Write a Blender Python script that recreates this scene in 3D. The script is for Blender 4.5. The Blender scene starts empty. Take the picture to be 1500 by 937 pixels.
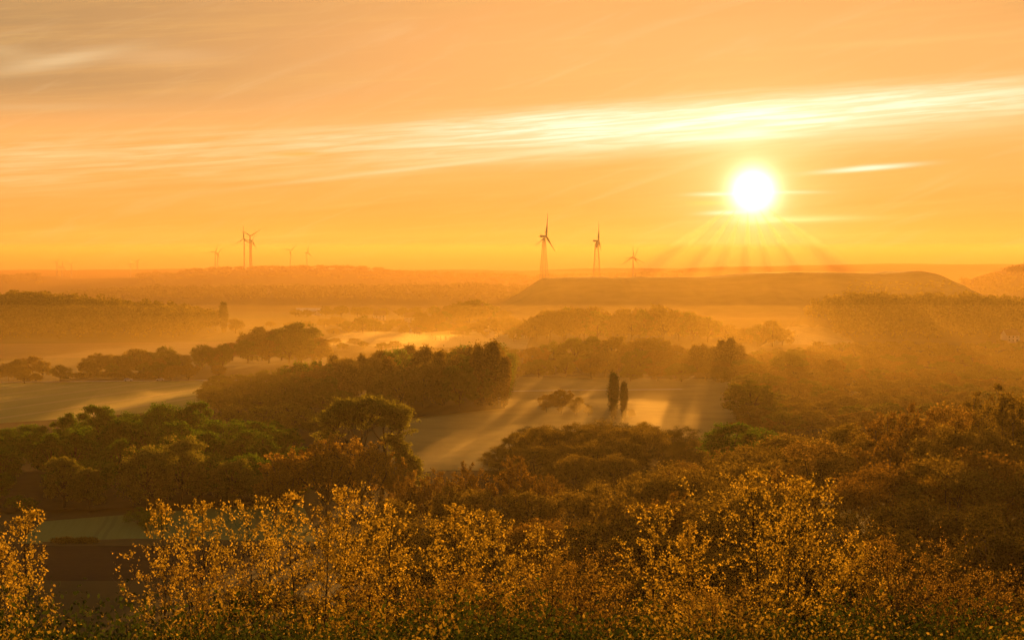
import bpy, bmesh, math, random
import numpy as np
from mathutils import Vector, noise as mnoise

R = math.radians
rng = np.random.default_rng(7)
random.seed(7)
sc = bpy.context.scene
C = sc.collection

# ------------------------------------------------------------------ camera
CAM_Z = 60.0
F_PX = 3008.0                       # focal length in pixels of a 1500 px wide frame
HORIZON = 392.0                     # row of the true horizon in that frame
PITCH = math.atan((468.5 - HORIZON) / F_PX)
cam_d = bpy.data.cameras.new('camera')
cam_d.sensor_width = 36.0
cam_d.lens = 36.0 * F_PX / 1500.0
cam_d.clip_start = 0.5
cam_d.clip_end = 40000.0
cam = bpy.data.objects.new('camera', cam_d)
C.objects.link(cam)
cam.location = (0, 0, CAM_Z)
cam.rotation_euler = (R(90) - PITCH, 0, 0)
sc.camera = cam

# ------------------------------------------------------------------ exposure
sc.view_settings.view_transform = 'Standard'
sc.view_settings.look = 'None'
sc.view_settings.gamma = 1.0
sc.view_settings.use_curve_mapping = False
sc.view_settings.exposure = 0.8
sc.render.engine = 'CYCLES'
cy = sc.cycles
cy.max_bounces = 6
cy.diffuse_bounces = 3
cy.glossy_bounces = 2
cy.transmission_bounces = 4
cy.volume_bounces = 0
cy.transparent_max_bounces = 8
cy.use_denoising = True
cy.sample_clamp_indirect = 4.0

# ------------------------------------------------------------------ sun
SUN_AZ = math.degrees(math.atan((1103 - 750) / F_PX))      # to the right of +Y
SUN_EL = math.degrees(math.atan((HORIZON - 281) / F_PX))
sun_d = bpy.data.lights.new('sun', 'SUN')
sun_d.energy = 5.0
sun_d.angle = R(0.4)
sun_d.color = (1.0, 0.42, 0.07)
sun = bpy.data.objects.new('sun', sun_d)
C.objects.link(sun)
SDIR = Vector((math.sin(R(SUN_AZ)) * math.cos(R(SUN_EL)), math.cos(R(SUN_AZ)) * math.cos(R(SUN_EL)), math.sin(R(SUN_EL))))
sun.rotation_euler = SDIR.to_track_quat('Z', 'Y').to_euler()

# ------------------------------------------------------------------ node helpers
class NT:
    """tiny expression helper: every call makes one node and returns its output"""
    def __init__(s, tree):
        s.t = tree
    def _in(s, sock, v):
        if isinstance(v, bpy.types.NodeSocket):
            s.t.links.new(v, sock)
        else:
            try:
                sock.default_value = v
            except Exception:
                sock.default_value = (*v, 1.0)
    def m(s, op, a, b=0.0, c=0.0, clamp=False):
        n = s.t.nodes.new('ShaderNodeMath'); n.operation = op; n.use_clamp = clamp
        s._in(n.inputs[0], a); s._in(n.inputs[1], b); s._in(n.inputs[2], c)
        return n.outputs[0]
    def add(s, a, b): return s.m('ADD', a, b)
    def sub(s, a, b): return s.m('SUBTRACT', a, b)
    def mul(s, a, b): return s.m('MULTIPLY', a, b)
    def div(s, a, b): return s.m('DIVIDE', a, b)
    def gauss(s, x, w):               # exp(-(x/w)^2)
        q = s.div(x, w)
        return s.m('EXPONENT', s.mul(s.mul(q, q), -1.0))
    def smooth(s, x, a, b):
        n = s.t.nodes.new('ShaderNodeMapRange'); n.interpolation_type = 'SMOOTHSTEP'
        s._in(n.inputs['Value'], x); n.inputs['From Min'].default_value = a; n.inputs['From Max'].default_value = b
        return n.outputs[0]
    def mix(s, f, a, b, mode='MIX'):
        n = s.t.nodes.new('ShaderNodeMix'); n.data_type = 'RGBA'; n.blend_type = mode
        n.clamp_factor = True
        s._in(n.inputs[0], f); s._in(n.inputs[6], a); s._in(n.inputs[7], b)
        return n.outputs[2]
    def vec(s, x, y, z):
        n = s.t.nodes.new('ShaderNodeCombineXYZ')
        s._in(n.inputs[0], x); s._in(n.inputs[1], y); s._in(n.inputs[2], z)
        return n.outputs[0]
    def noise(s, v, scale, detail=4.0, rough=0.55, dist=0.0):
        n = s.t.nodes.new('ShaderNodeTexNoise')
        s._in(n.inputs['Vector'], v); n.inputs['Scale'].default_value = scale
        n.inputs['Detail'].default_value = detail; n.inputs['Roughness'].default_value = rough
        n.inputs['Distortion'].default_value = dist
        return n.outputs[0]
    def ramp(s, f, stops):
        n = s.t.nodes.new('ShaderNodeValToRGB'); e = n.color_ramp.elements
        while len(e) < len(stops): e.new(0.5)
        for k, (p, c) in enumerate(stops):
            e[k].position = p; e[k].color = (*c, 1.0) if len(c) == 3 else c
        s._in(n.inputs[0], f)
        return n.outputs[0]

def lin(r, g, b):                    # 8 bit sRGB -> linear
    f = lambda v: (v / 255 / 12.92) if v <= 10 else (((v / 255) + 0.055) / 1.055) ** 2.4
    return (f(r), f(g), f(b))

# ------------------------------------------------------------------ sky
def build_world():
    w = bpy.data.worlds.new('World'); sc.world = w; w.use_nodes = True
    t = w.node_tree; t.nodes.clear(); n = NT(t)
    out = t.nodes.new('ShaderNodeOutputWorld')
    bg = t.nodes.new('ShaderNodeBackground')
    tc = t.nodes.new('ShaderNodeTexCoord')
    sp = t.nodes.new('ShaderNodeSeparateXYZ'); t.links.new(tc.outputs['Generated'], sp.inputs[0])
    X, Y, Z = sp.outputs[0], sp.outputs[1], sp.outputs[2]
    sky = t.nodes.new('ShaderNodeTexSky'); sky.sky_type = 'NISHITA'; sky.sun_disc = False
    sky.sun_elevation = R(SUN_EL); sky.sun_rotation = R(SUN_AZ)
    sky.air_density = 1.6; sky.dust_density = 4.0; sky.ozone_density = 1.0
    clear = n.mix(1.0, sky.outputs[0], (0.09, 0.09, 0.09, 1), 'MULTIPLY')
    el = n.mul(n.m('ARCSINE', Z), 57.2958)                    # elevation in degrees
    xs = n.mul(X, 57.2958)                                    # about degrees right of centre
    dot = n.add(n.add(n.mul(X, SDIR.x), n.mul(Y, SDIR.y)), n.mul(Z, SDIR.z))
    ang = n.mul(n.m('ARCCOSINE', n.m('MINIMUM', dot, 0.9999999)), 57.2958)
    de = n.sub(el, SUN_EL); dx = n.sub(xs, math.degrees(SDIR.x))
    # streaky noise, stretched along the horizon and rising slightly to the right
    zt = n.sub(Z, n.mul(X, 0.075))
    v1 = n.vec(n.mul(X, 1.0), n.mul(Y, 1.0), n.mul(zt, 16.0))
    n1 = n.noise(v1, 5.0, 5.0, 0.55, 0.4)
    v2 = n.vec(n.mul(X, 1.0), n.mul(Y, 1.0), n.mul(zt, 22.0))
    n2 = n.noise(v2, 17.0, 6.0, 0.6, 0.5)
    v3 = n.vec(X, Y, n.mul(n.sub(Z, n.mul(X, 0.35)), 9.0))
    n3 = n.noise(v3, 9.0, 6.0, 0.6, 1.2)
    # body of the thin cloud cover: orange low, tan grey higher and away from the sun
    elw = n.add(el, n.mul(n.sub(n1, 0.5), 2.2))
    base = n.ramp(n.div(elw, 12.0), [
        (0.00, lin(*H0)), (0.10, lin(*H1)), (0.22, lin(*H2)), (0.36, lin(*H3)), (0.52, lin(*H4)), (0.70, lin(*H5)), (1.0, lin(*H6))])
    # greyer to the left and up
    gl = n.mul(n.smooth(n.mul(dx, -1.0), 4.0, 22.0), n.smooth(el, 3.4, 5.2))
    base = n.mix(n.mul(gl, 0.9), base, lin(172, 140, 98))
    gr = n.mul(n.smooth(dx, 3.0, 10.0), n.smooth(el, 6.0, 7.6))
    base = n.mix(n.mul(gr, 0.6), base, lin(196, 156, 92))
    base = n.mix(n.mul(n.smooth(n1, 0.50, 0.72), n.mul(n.smooth(el, 3.8, 5.0), 0.35)), base, lin(236, 180, 108))
    base = n.mix(n.smooth(el, 9.0, 50.0), base, lin(104, 90, 68))
    base = n.mix(n.smooth(ang, 30.0, 110.0), base, lin(96, 88, 80))
    # luminous cloud band above the sun
    bandc = n.add(3.72, n.mul(xs, 0.062))
    wob = n.mul(n.sub(n1, 0.5), 0.75)
    db = n.add(n.sub(el, bandc), wob)
    up = n.sub(1.0, n.smooth(db, 0.15, 0.85))
    lo = n.smooth(db, -1.35, -0.05)
    band = n.mul(up, n.m('POWER', lo, 1.3))
    near = n.gauss(dx, 8.5)
    front = n.smooth(Y, -0.2, 0.6)
    band = n.mul(n.mul(band, front), n.add(n.add(0.17, n.mul(near, 0.85)), n.mul(n.sub(n2, 0.5), 1.5)))
    base = n.mix(n.m('MINIMUM', band, 0.95), base, lin(255, 229, 172))
    core = n.mul(n.mul(n.gauss(n.add(db, -0.05), 0.42), n.gauss(n.sub(dx, -1.0), 7.0)), front)
    core = n.mul(core, n.add(0.32, n.mul(n.smooth(n2, 0.42, 0.66), 0.9)))
    base = n.mix(core, base, (1.5, 1.2, 0.92, 1))
    # second thin streak just below it, and single wisps
    def wisp(ax, ay, wx, wy, slope, col, k, soft=0.30):
        nonlocal base
        px = n.sub(xs, ax); py = n.sub(n.sub(el, ay), n.mul(px, slope))
        py = n.add(py, n.mul(n.sub(n2, 0.5), wy * 1.6))
        g = n.mul(n.mul(n.gauss(px, wx), n.gauss(py, wy)), front)
        base = n.mix(n.mul(g, k), base, col)
    D = lambda px, py: ((px - 750) / 52.5, (HORIZON - py) / 52.5)
    W = (1.2, 1.0, 0.72, 1)
    wisp(*D(1060, 203), 1.9, 0.07, 0.03, W, 0.9)
    wisp(*D(1092, 197), 0.55, 0.10, 0.05, W, 0.9)
    wisp(*D(700, 236), 5.2, 0.06, 0.12, lin(255, 232, 180), 0.5)
    wisp(*D(1262, 249), 1.15, 0.065, 0.07, W, 0.95)
    wisp(*D(1155, 283), 0.8, 0.05, 0.0, W, 0.3)
    wisp(*D(1045, 285), 0.62, 0.045, 0.02, W, 0.5)
    wisp(*D(1060, 312), 0.6, 0.06, 0.04, W, 0.5)
    wisp(*D(1160, 322), 1.6, 0.09, 0.02, lin(255, 226, 150), 0.7)
    wisp(*D(1040, 298), 0.55, 0.06, 0.0, lin(250, 190, 80), 0.7)
    wisp(*D(440, 227), 0.75, 0.055, 0.03, lin(246, 178, 92), 0.9)
    wisp(*D(455, 213), 0.7, 0.07, 0.02, lin(255, 224, 170), 0.5)
    wisp(*D(110, 98), 1.7, 0.20, 0.20, lin(232, 200, 150), 0.75)
    wisp(*D(250, 90), 1.6, 0.22, 0.03, lin(226, 180, 126), 0.6)
    wisp(*D(60, 165), 2.6, 0.10, 0.03, lin(226, 182, 124), 0.5)
    wisp(*D(10, 88), 1.2, 0.25, -0.05, lin(222, 188, 136), 0.5)
    wisp(*D(1300, 70), 3.2, 0.09, 0.05, lin(255, 200, 124), 0.3)
    # patchy cirrus detail over all of the cover
    base = n.mix(n.mul(n.smooth(n3, 0.5, 0.8), 0.16), base, lin(255, 222, 165))
    base = n.mix(n.mul(n.smooth(n2, 0.5, 0.75), 0.16), base, lin(255, 205, 120))
    # a gap here and there shows the clear sky
    cover = n.sub(1.0, n.mul(n.smooth(n1, 0.62, 0.8), n.mul(0.25, n.smooth(el, 8.0, 20.0))))
    col = n.mix(cover, clear, base)
    # aureole round the sun
    def glow(width, rgb, power=1.0):
        g = n.m('EXPONENT', n.mul(n.m('POWER', n.div(ang, width), power), -1.0))
        return n.mix(1.0, (*rgb, 1), n.vec(g, g, g), 'MULTIPLY')
    g1 = glow(0.40, (6.0, 5.0, 3.8), 1.5)
    g2 = glow(1.25, (0.75, 0.52, 0.27), 1.1)
    g3 = glow(6.0, (0.12, 0.06, 0.015), 1.0)
    for g in (g1, g2, g3):
        col = n.mix(1.0, col, g, 'ADD')
    t.links.new(col, bg.inputs[0]); bg.inputs[1].default_value = SKY_GAIN
    t.links.new(bg.outputs[0], out.inputs[0])
    w.cycles.sampling_method = 'MANUAL'; w.cycles.sample_map_resolution = 1024

H0 = (250, 146, 66); H1 = (250, 154, 74); H2 = (252, 171, 92); H3 = (252, 182, 108)
H4 = (250, 179, 108); H5 = (236, 170, 100); H6 = (206, 156, 98)
SKY_GAIN = 0.575
build_world()

# ------------------------------------------------------------------ haze
ADDED_CLOUDS = True
def air(name, v, f, density, color, g, label, cat):
    me = bpy.data.meshes.new(name); me.from_pydata(v, [], f)
    bm = bmesh.new(); bm.from_mesh(me); bmesh.ops.recalc_face_normals(bm, faces=bm.faces); bmesh.ops.delete(bm, geom=[q for q in bm.verts if not q.link_faces], context='VERTS')
    if bm.calc_volume(signed=True) < 0: bmesh.ops.reverse_faces(bm, faces=bm.faces)
    bm.to_mesh(me); bm.free()
    m = bpy.data.materials.new(name + '_air'); m.use_nodes = True; t = m.node_tree; t.nodes.clear()
    o = t.nodes.new('ShaderNodeOutputMaterial'); p = t.nodes.new('ShaderNodeVolumePrincipled')
    p.inputs['Density'].default_value = density
    p.inputs['Color'].default_value = (*color, 1)
    p.inputs['Anisotropy'].default_value = g
    t.links.new(p.outputs[0], o.inputs['Volume'])
    me.materials.append(m)
    ob = bpy.data.objects.new(name, me); C.objects.link(ob)
    ob['kind'] = 'stuff'; ob['label'] = label; ob['category'] = cat

def prism(profile, x0, x1):
    """closed body with an outline in y,z swept from x0 to x1"""
    n = len(profile)
    v = [(x0, y, z) for y, z in profile] + [(x1, y, z) for y, z in profile]
    f = [tuple(range(n))[::-1], tuple(range(n, 2 * n))] + [(i, (i + 1) % n, n + (i + 1) % n, n + i) for i in range(n)]
    return v, f

air('haze', *prism([(-420, -4), (6300, -4), (6300, 160), (-420, 160)], -2700, 2700), 0.000045, (.97, .78, .36), .50,
    'golden evening haze filling the whole valley', 'haze')
for k_, up_ in enumerate((.6, 1.0, 1.45)):
    air('valley_mist', *prism([(560 + 9 * k_, -2.5 + .1 * k_), (2450 + 9 * k_, -2.5 + .1 * k_), (2200, 6 * up_), (1900, 17 * up_), (1500, 23 * up_), (950, 20 * up_), (700, 11 * up_)], -2680 + 2 * k_, 2680 - 2 * k_), 0.000066, (.88, .66, .24), .66,
        ('lowest', 'middle', 'upper')[k_] + ' layer of the mist lying on the valley floor beyond the near woods', 'mist')

air('upper_mist', *prism([(700, -2.8), (2650, -2.8), (2560, 40), (2300, 57), (1750, 56), (1300, 44), (950, 24)], -2670, 2670), 0.000035, (.40, .29, .05), .82,
    'thin upper layer of the valley mist in front of the long hill', 'mist')
air('far_mist', *prism([(2470, -2.2), (6260, -2.2), (6260, 118), (4700, 118), (3900, 92), (2950, 56)], -2660, 2660), 0.00044, (.82, .47, .26), .42,
    'pale mist thickening towards the horizon', 'mist')

def mist_lens(name, poly, h, density, label, rings=5):
    """low flat bank of mist, thinning out to nothing at its edge; poly in x,y"""
    P = np.array(poly, float)
    q = np.linspace(0, 1, len(P), endpoint=False); k = 28
    R_ = []
    for i in range(k):                                   # resample and round the outline
        t = i / k * len(P); a = int(t); f = t - a; f = f * f * (3 - 2 * f)
        R_.append(P[a % len(P)] * (1 - f) + P[(a + 1) % len(P)] * f)
    R_ = np.array(R_); c = R_.mean(0); V = []; F = []
    for sgn in (1, -1):
        for j in range(rings):
            u = 1 - j / rings
            for i in range(k):
                p = c + (R_[i] - c) * u
                z = h * (1 - u ** 2.2) * (1 + .25 * math.sin(i * 1.3 + j)) if sgn > 0 else -1.5 * (1 - u ** 4)
                V.append((p[0], p[1], z if j else 0.0))
        V.append((c[0], c[1], h if sgn > 0 else -1.5))
    n1 = rings * k + 1
    for s_ in (0, 1):
        o = s_ * n1
        for j in range(rings - 1):
            for i in range(k):
                a, b = o + j * k + i, o + j * k + (i + 1) % k
                F.append((a, b, b + k, a + k) if s_ == 0 else (a + k, b + k, b, a))
        for i in range(k):
            a, b = o + (rings - 1) * k + i, o + (rings - 1) * k + (i + 1) % k
            F.append((a, b, o + rings * k) if s_ == 0 else (b, a, o + rings * k))
    # the two rims share their first ring
    F = [tuple((v - n1 if n1 <= v < n1 + k else v) for v in f) for f in F]
    air(name, V, F, density, (.95, .84, .50), .70, label, 'mist')

def pp(px, py):
    D = CAM_Z * F_PX / (py - HORIZON); return ((px - 750) / F_PX * D, D)
mist_lens('ground_mist', [pp(480, 760), pp(540, 640), pp(640, 580), pp(745, 548), pp(900, 545), pp(1100, 540), pp(1160, 610), pp(1050, 680), pp(900, 720), pp(700, 760)], 7.0, .0015, 'low mist lying on the open meadow in the middle')
mist_lens('ground_mist', [pp(430, 512), pp(500, 488), pp(780, 484), pp(790, 512), pp(700, 522), pp(560, 520)], 7.0, .0035, 'white mist on the far meadow in front of the village')
mist_lens('ground_mist', [pp(1110, 510), pp(1150, 480), pp(1240, 480), pp(1260, 512)], 8.0, .006, 'mist on the clearing under the sun')
mist_lens('ground_mist', [pp(-100, 600), pp(0, 565), pp(200, 560), pp(330, 560), pp(330, 600), pp(100, 625)], 4.0, .003, 'thin mist over the crop field on the left')

# ------------------------------------------------------------------ cloud streaks added below the sun, fanned out to shadow the haze into beams
def added_cloud_streak(a0, a1, r0, r1, D=6700, dens=.013, th=70):
    """added wisp of cloud toned into the sky, between two bearings round the sun, r0..r1 metres from its line"""
    cx, cz = SDIR.x / SDIR.y * D, CAM_Z + SDIR.z / SDIR.y * D
    V = []; n = 6
    for i in range(n + 1):
        r = r0 + (r1 - r0) * i / n; w = math.sin(math.pi * (i + .35) / (n + .7)) ** .5
        for t in (0, .5, 1):
            a = R((a0 + a1) / 2 + (a1 - a0) * (t - .5) * w)
            for s_ in ((-1, 1) if t == .5 else (0,)):
                V.append((cx + math.sin(a) * r, D + 150 + s_ * th * .5 * w, cz - math.cos(a) * r))
    # ring of four points: left, back, front, right
    F = []
    o = [0, 1, 3, 2]
    for i in range(n):
        for k in range(4):
            a, b = i * 4 + o[k], i * 4 + o[(k + 1) % 4]
            F.append((a, b, b + 4, a + 4))
    F.append((0, 1, 3, 2)); F.append(tuple(n * 4 + q for q in (2, 3, 1, 0)))
    air('cloud', V, F, dens, (.86, .86, .86), .36, 'thin cloud streak added just below the sun to break up its light', 'cloud')
if ADDED_CLOUDS:
    for a0, a1, r0 in ((-57, -46, 95), (-40, -31, 70), (-24, -14, 85), (-5, 4, 65), (13, 21, 80), (30, 38, 70), (46, 57, 90)):
        added_cloud_streak(a0, a1, r0, 285 / math.cos(R(max(abs(a0), abs(a1)))))

# ------------------------------------------------------------------ materials
def new_mat(name):
    m = bpy.data.materials.new(name); m.use_nodes = True; t = m.node_tree; t.nodes.clear()
    return m, t, NT(t), t.nodes.new('ShaderNodeOutputMaterial')

def leaf_mat(name, c1, c2, trans, tw=0.5, var=0.95):
    """c1/c2 two leaf colours mixed from leaf to leaf and tree to tree, trans the colour of light coming through"""
    m, t, n, out = new_mat(name)
    oi = t.nodes.new('ShaderNodeObjectInfo'); gi = t.nodes.new('ShaderNodeNewGeometry')
    tc = t.nodes.new('ShaderNodeTexCoord')
    big = n.noise(tc.outputs['Object'], 0.35, 2.0)
    f = n.m('ADD', n.mul(oi.outputs['Random'], 0.45), n.add(n.mul(gi.outputs['Random Per Island'], 0.35 * min(1, var * 1.1)), n.mul(n.sub(big, 0.4), 0.9)), clamp=True)
    col = n.mix(f, (*c1, 1), (*c2, 1))
    bright = n.add(1.0 - var * .52, n.mul(gi.outputs['Random Per Island'], var))
    col = n.mix(1.0, col, n.vec(bright, bright, bright), 'MULTIPLY')
    tcol = n.mix(0.5, col, (*trans, 1))
    tcol = n.mix(1.0, tcol, n.vec(bright, bright, bright), 'MULTIPLY')
    d = t.nodes.new('ShaderNodeBsdfDiffuse'); tr = t.nodes.new('ShaderNodeBsdfTranslucent')
    t.links.new(col, d.inputs[0]); t.links.new(tcol, tr.inputs[0])
    mx = t.nodes.new('ShaderNodeMixShader'); mx.inputs[0].default_value = tw
    t.links.new(d.outputs[0], mx.inputs[1]); t.links.new(tr.outputs[0], mx.inputs[2])
    t.links.new(mx.outputs[0], out.inputs[0])
    return m

def rough_mat(name, c1, c2, scale=1.0, detail=5.0, rough=0.9, spec=0.2, bump=0.0, stretch=(1, 1, 1)):
    m, t, n, out = new_mat(name)
    tc = t.nodes.new('ShaderNodeTexCoord')
    mp = t.nodes.new('ShaderNodeMapping'); mp.inputs['Scale'].default_value = stretch
    t.links.new(tc.outputs['Object'], mp.inputs[0])
    a = n.noise(mp.outputs[0], scale, detail, 0.6)
    b = n.noise(mp.outputs[0], scale * 0.13, 3.0, 0.6)
    f = n.smooth(n.add(n.mul(a, 0.55), n.mul(b, 0.45)), 0.34, 0.66)
    p = t.nodes.new('ShaderNodeBsdfPrincipled')
    t.links.new(n.mix(f, (*c1, 1), (*c2, 1)), p.inputs['Base Color'])
    p.inputs['Roughness'].default_value = rough
    p.inputs['Specular IOR Level'].default_value = spec
    if bump:
        bp = t.nodes.new('ShaderNodeBump'); bp.inputs['Strength'].default_value = bump
        t.links.new(a, bp.inputs['Height']); t.links.new(bp.outputs[0], p.inputs['Normal'])
    t.links.new(p.outputs[0], out.inputs[0])
    return m

def crop_mat(name, c1, c2, tram, ang_deg, period, line=1.0):
    """green crop: drill rows and pairs of wheel tracks"""
    m, t, n, out = new_mat(name)
    tc = t.nodes.new('ShaderNodeTexCoord')
    mp = t.nodes.new('ShaderNodeMapping'); mp.inputs['Rotation'].default_value = (0, 0, R(ang_deg))
    t.links.new(tc.outputs['Object'], mp.inputs[0])
    sp = t.nodes.new('ShaderNodeSeparateXYZ'); t.links.new(mp.outputs[0], sp.inputs[0])
    warp = n.mul(n.sub(n.noise(mp.outputs[0], 0.02, 2.0), 0.5), 3.0)
    x = n.add(sp.outputs[0], warp)
    ph = n.m('FLOORED_MODULO', x, period)
    l1 = n.sub(1.0, n.smooth(n.m('ABSOLUTE', n.sub(ph, period * .5 - 1.0)), 0.25, 0.7))
    l2 = n.sub(1.0, n.smooth(n.m('ABSOLUTE', n.sub(ph, period * .5 + 1.0)), 0.25, 0.7))
    rows = n.noise(n.vec(n.mul(x, 1.0), n.mul(sp.outputs[1], 0.02), 0.0), 0.8, 3.0, 0.7)
    big = n.noise(tc.outputs['Object'], 0.012, 4.0)
    f = n.smooth(n.add(n.mul(rows, 0.5), n.mul(big, 0.5)), 0.36, 0.64)
    col = n.mix(f, (*c1, 1), (*c2, 1))
    col = n.mix(n.mul(n.add(l1, l2), line), col, (*tram, 1))
    p = t.nodes.new('ShaderNodeBsdfPrincipled'); t.links.new(col, p.inputs['Base Color'])
    p.inputs['Roughness'].default_value = 0.85; p.inputs['Specular IOR Level'].default_value = 0.15
    t.links.new(p.outputs[0], out.inputs[0])
    return m

def plain_mat(name, c, rough=0.5, metal=0.0):
    return rough_mat(name, tuple(v * .85 for v in c), c, 3.0, 3.0, rough, 0.4)

M = dict(
    green=leaf_mat('leaf_green', (.018, .066, .006), (.042, .105, .010), (.26, .46, .02), .5),
    fresh=leaf_mat('leaf_fresh', (.07, .10, .02), (.12, .13, .025), (.52, .48, .05), .55),
    olive=leaf_mat('leaf_olive', (.07, .07, .015), (.12, .085, .02), (.50, .36, .04), .55),
    rust=leaf_mat('leaf_rust', (.08, .052, .012), (.12, .062, .015), (.44, .27, .03), .55),
    dark=leaf_mat('leaf_dark', (.012, .028, .006), (.03, .045, .010), (.10, .14, .02), .35),
    willow=leaf_mat('leaf_willow', (.17, .11, .018), (.23, .14, .025), (.95, .62, .06), .58),
    dusk=leaf_mat('leaf_dusk', (.022, .030, .008), (.045, .036, .010), (.16, .13, .02), .42),
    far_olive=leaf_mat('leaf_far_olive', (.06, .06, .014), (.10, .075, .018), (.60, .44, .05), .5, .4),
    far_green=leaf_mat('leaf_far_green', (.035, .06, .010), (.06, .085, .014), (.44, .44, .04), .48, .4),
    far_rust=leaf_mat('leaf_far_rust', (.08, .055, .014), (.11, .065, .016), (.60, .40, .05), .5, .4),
    gold=leaf_mat('leaf_gold', (.28, .22, .03), (.36, .22, .03), (.80, .60, .06), .58),
    yellow=leaf_mat('leaf_yellow', (.16, .13, .025), (.22, .13, .025), (.50, .32, .04), .58),
    bark=rough_mat('bark', (.03, .022, .015), (.075, .055, .038), 6.0, 5, .95, .1, .4, (1, 1, .25)),
    bark_pale=rough_mat('bark_pale', (.05, .04, .03), (.14, .11, .08), 5.0, 5, .9, .1, .3, (1, 1, .3)),
)

# ------------------------------------------------------------------ mesh helpers
def mesh_quads(name, V, Q, mat, smooth=False):
    V = np.asarray(V, np.float32); Q = np.asarray(Q, np.int32)
    me = bpy.data.meshes.new(name)
    me.vertices.add(len(V)); me.vertices.foreach_set('co', V.ravel())
    me.loops.add(Q.size); me.loops.foreach_set('vertex_index', Q.ravel())
    me.polygons.add(len(Q)); me.polygons.foreach_set('loop_start', np.arange(len(Q), dtype=np.int32) * 4)
    if smooth: me.polygons.foreach_set('use_smooth', np.ones(len(Q), bool))
    me.update(calc_edges=True); me.validate()
    if mat: me.materials.append(mat)
    return me

class Buf:
    def __init__(s): s.V = []; s.Q = []; s.n = 0
    def put(s, V, Q):
        V = np.asarray(V, np.float32).reshape(-1, 3); Q = np.asarray(Q, np.int32).reshape(-1, 4)
        s.V.append(V); s.Q.append(Q + s.n); s.n += len(V)
    def tube(s, pts, rad, k=5):
        pts = np.asarray(pts, float); rad = np.asarray(rad, float)
        T = np.gradient(pts, axis=0); T /= np.linalg.norm(T, axis=1)[:, None] + 1e-9
        ref = np.array([0.31, 0.95, 0.05]) if abs(T[:, 2]).mean() > .6 else np.array([0, 0, 1.0])
        A = np.cross(T, ref); A /= np.linalg.norm(A, axis=1)[:, None] + 1e-9
        B = np.cross(T, A)
        th = np.arange(k) * 2 * math.pi / k
        V = pts[:, None] + rad[:, None, None] * (A[:, None] * np.cos(th)[None, :, None] + B[:, None] * np.sin(th)[None, :, None])
        Q = []
        for i in range(len(pts) - 1):
            for j in range(k):
                a = i * k + j; b = i * k + (j + 1) % k
                Q.append((a, b, b + k, a + k))
        s.put(V, Q)
    def box(s, c, d, rz=0.0):
        x, y, z = d[0] / 2, d[1] / 2, d[2] / 2
        P = np.array([(a * x, b * y, e * z) for e in (-1, 1) for a, b in ((-1, -1), (1, -1), (1, 1), (-1, 1))])
        ca, sa = math.cos(rz), math.sin(rz)
        P = np.stack([P[:, 0] * ca - P[:, 1] * sa, P[:, 0] * sa + P[:, 1] * ca, P[:, 2]], 1) + np.array(c)
        s.put(P, [(0, 3, 2, 1), (4, 5, 6, 7), (0, 1, 5, 4), (1, 2, 6, 5), (2, 3, 7, 6), (3, 0, 4, 7)])
    def leaves(s, P, size, up=0.0, aspect=.6, jitter=.35):
        P = np.asarray(P, float); n = len(P)
        N = rng.normal(size=(n, 3)); N[:, 2] += up
        N /= np.linalg.norm(N, axis=1)[:, None]
        a = np.cross(N, rng.normal(size=(n, 3))); a /= np.linalg.norm(a, axis=1)[:, None] + 1e-9
        b = np.cross(N, a)
        sz = (size * rng.uniform(1 - jitter, 1 + jitter, n))[:, None]
        V = np.stack([P + a * sz, P + b * sz * aspect + N * sz * .15, P - a * sz, P - b * sz * aspect + N * sz * .15], 1)
        s.put(V, np.arange(4 * n).reshape(n, 4))
    def arrays(s): return np.concatenate(s.V), np.concatenate(s.Q)
    def mesh(s, name, mat, smooth=False): return mesh_quads(name, *s.arrays(), mat, smooth)

def fib_dirs(n, zmin=-1.0):
    k = np.arange(n) + .5
    z = 1 - (1 - zmin) * k / n; r = np.sqrt(np.maximum(0, 1 - z * z)); ph = k * 2.39996
    return np.stack([r * np.cos(ph), r * np.sin(ph), z], 1)

def bez(a, b, bow, k=5):
    a = np.array(a, float); b = np.array(b, float); t = np.linspace(0, 1, k)[:, None]
    m = (a + b) / 2 + np.array(bow, float)
    return (1 - t) ** 2 * a + 2 * t * (1 - t) * m + t ** 2 * b

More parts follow.
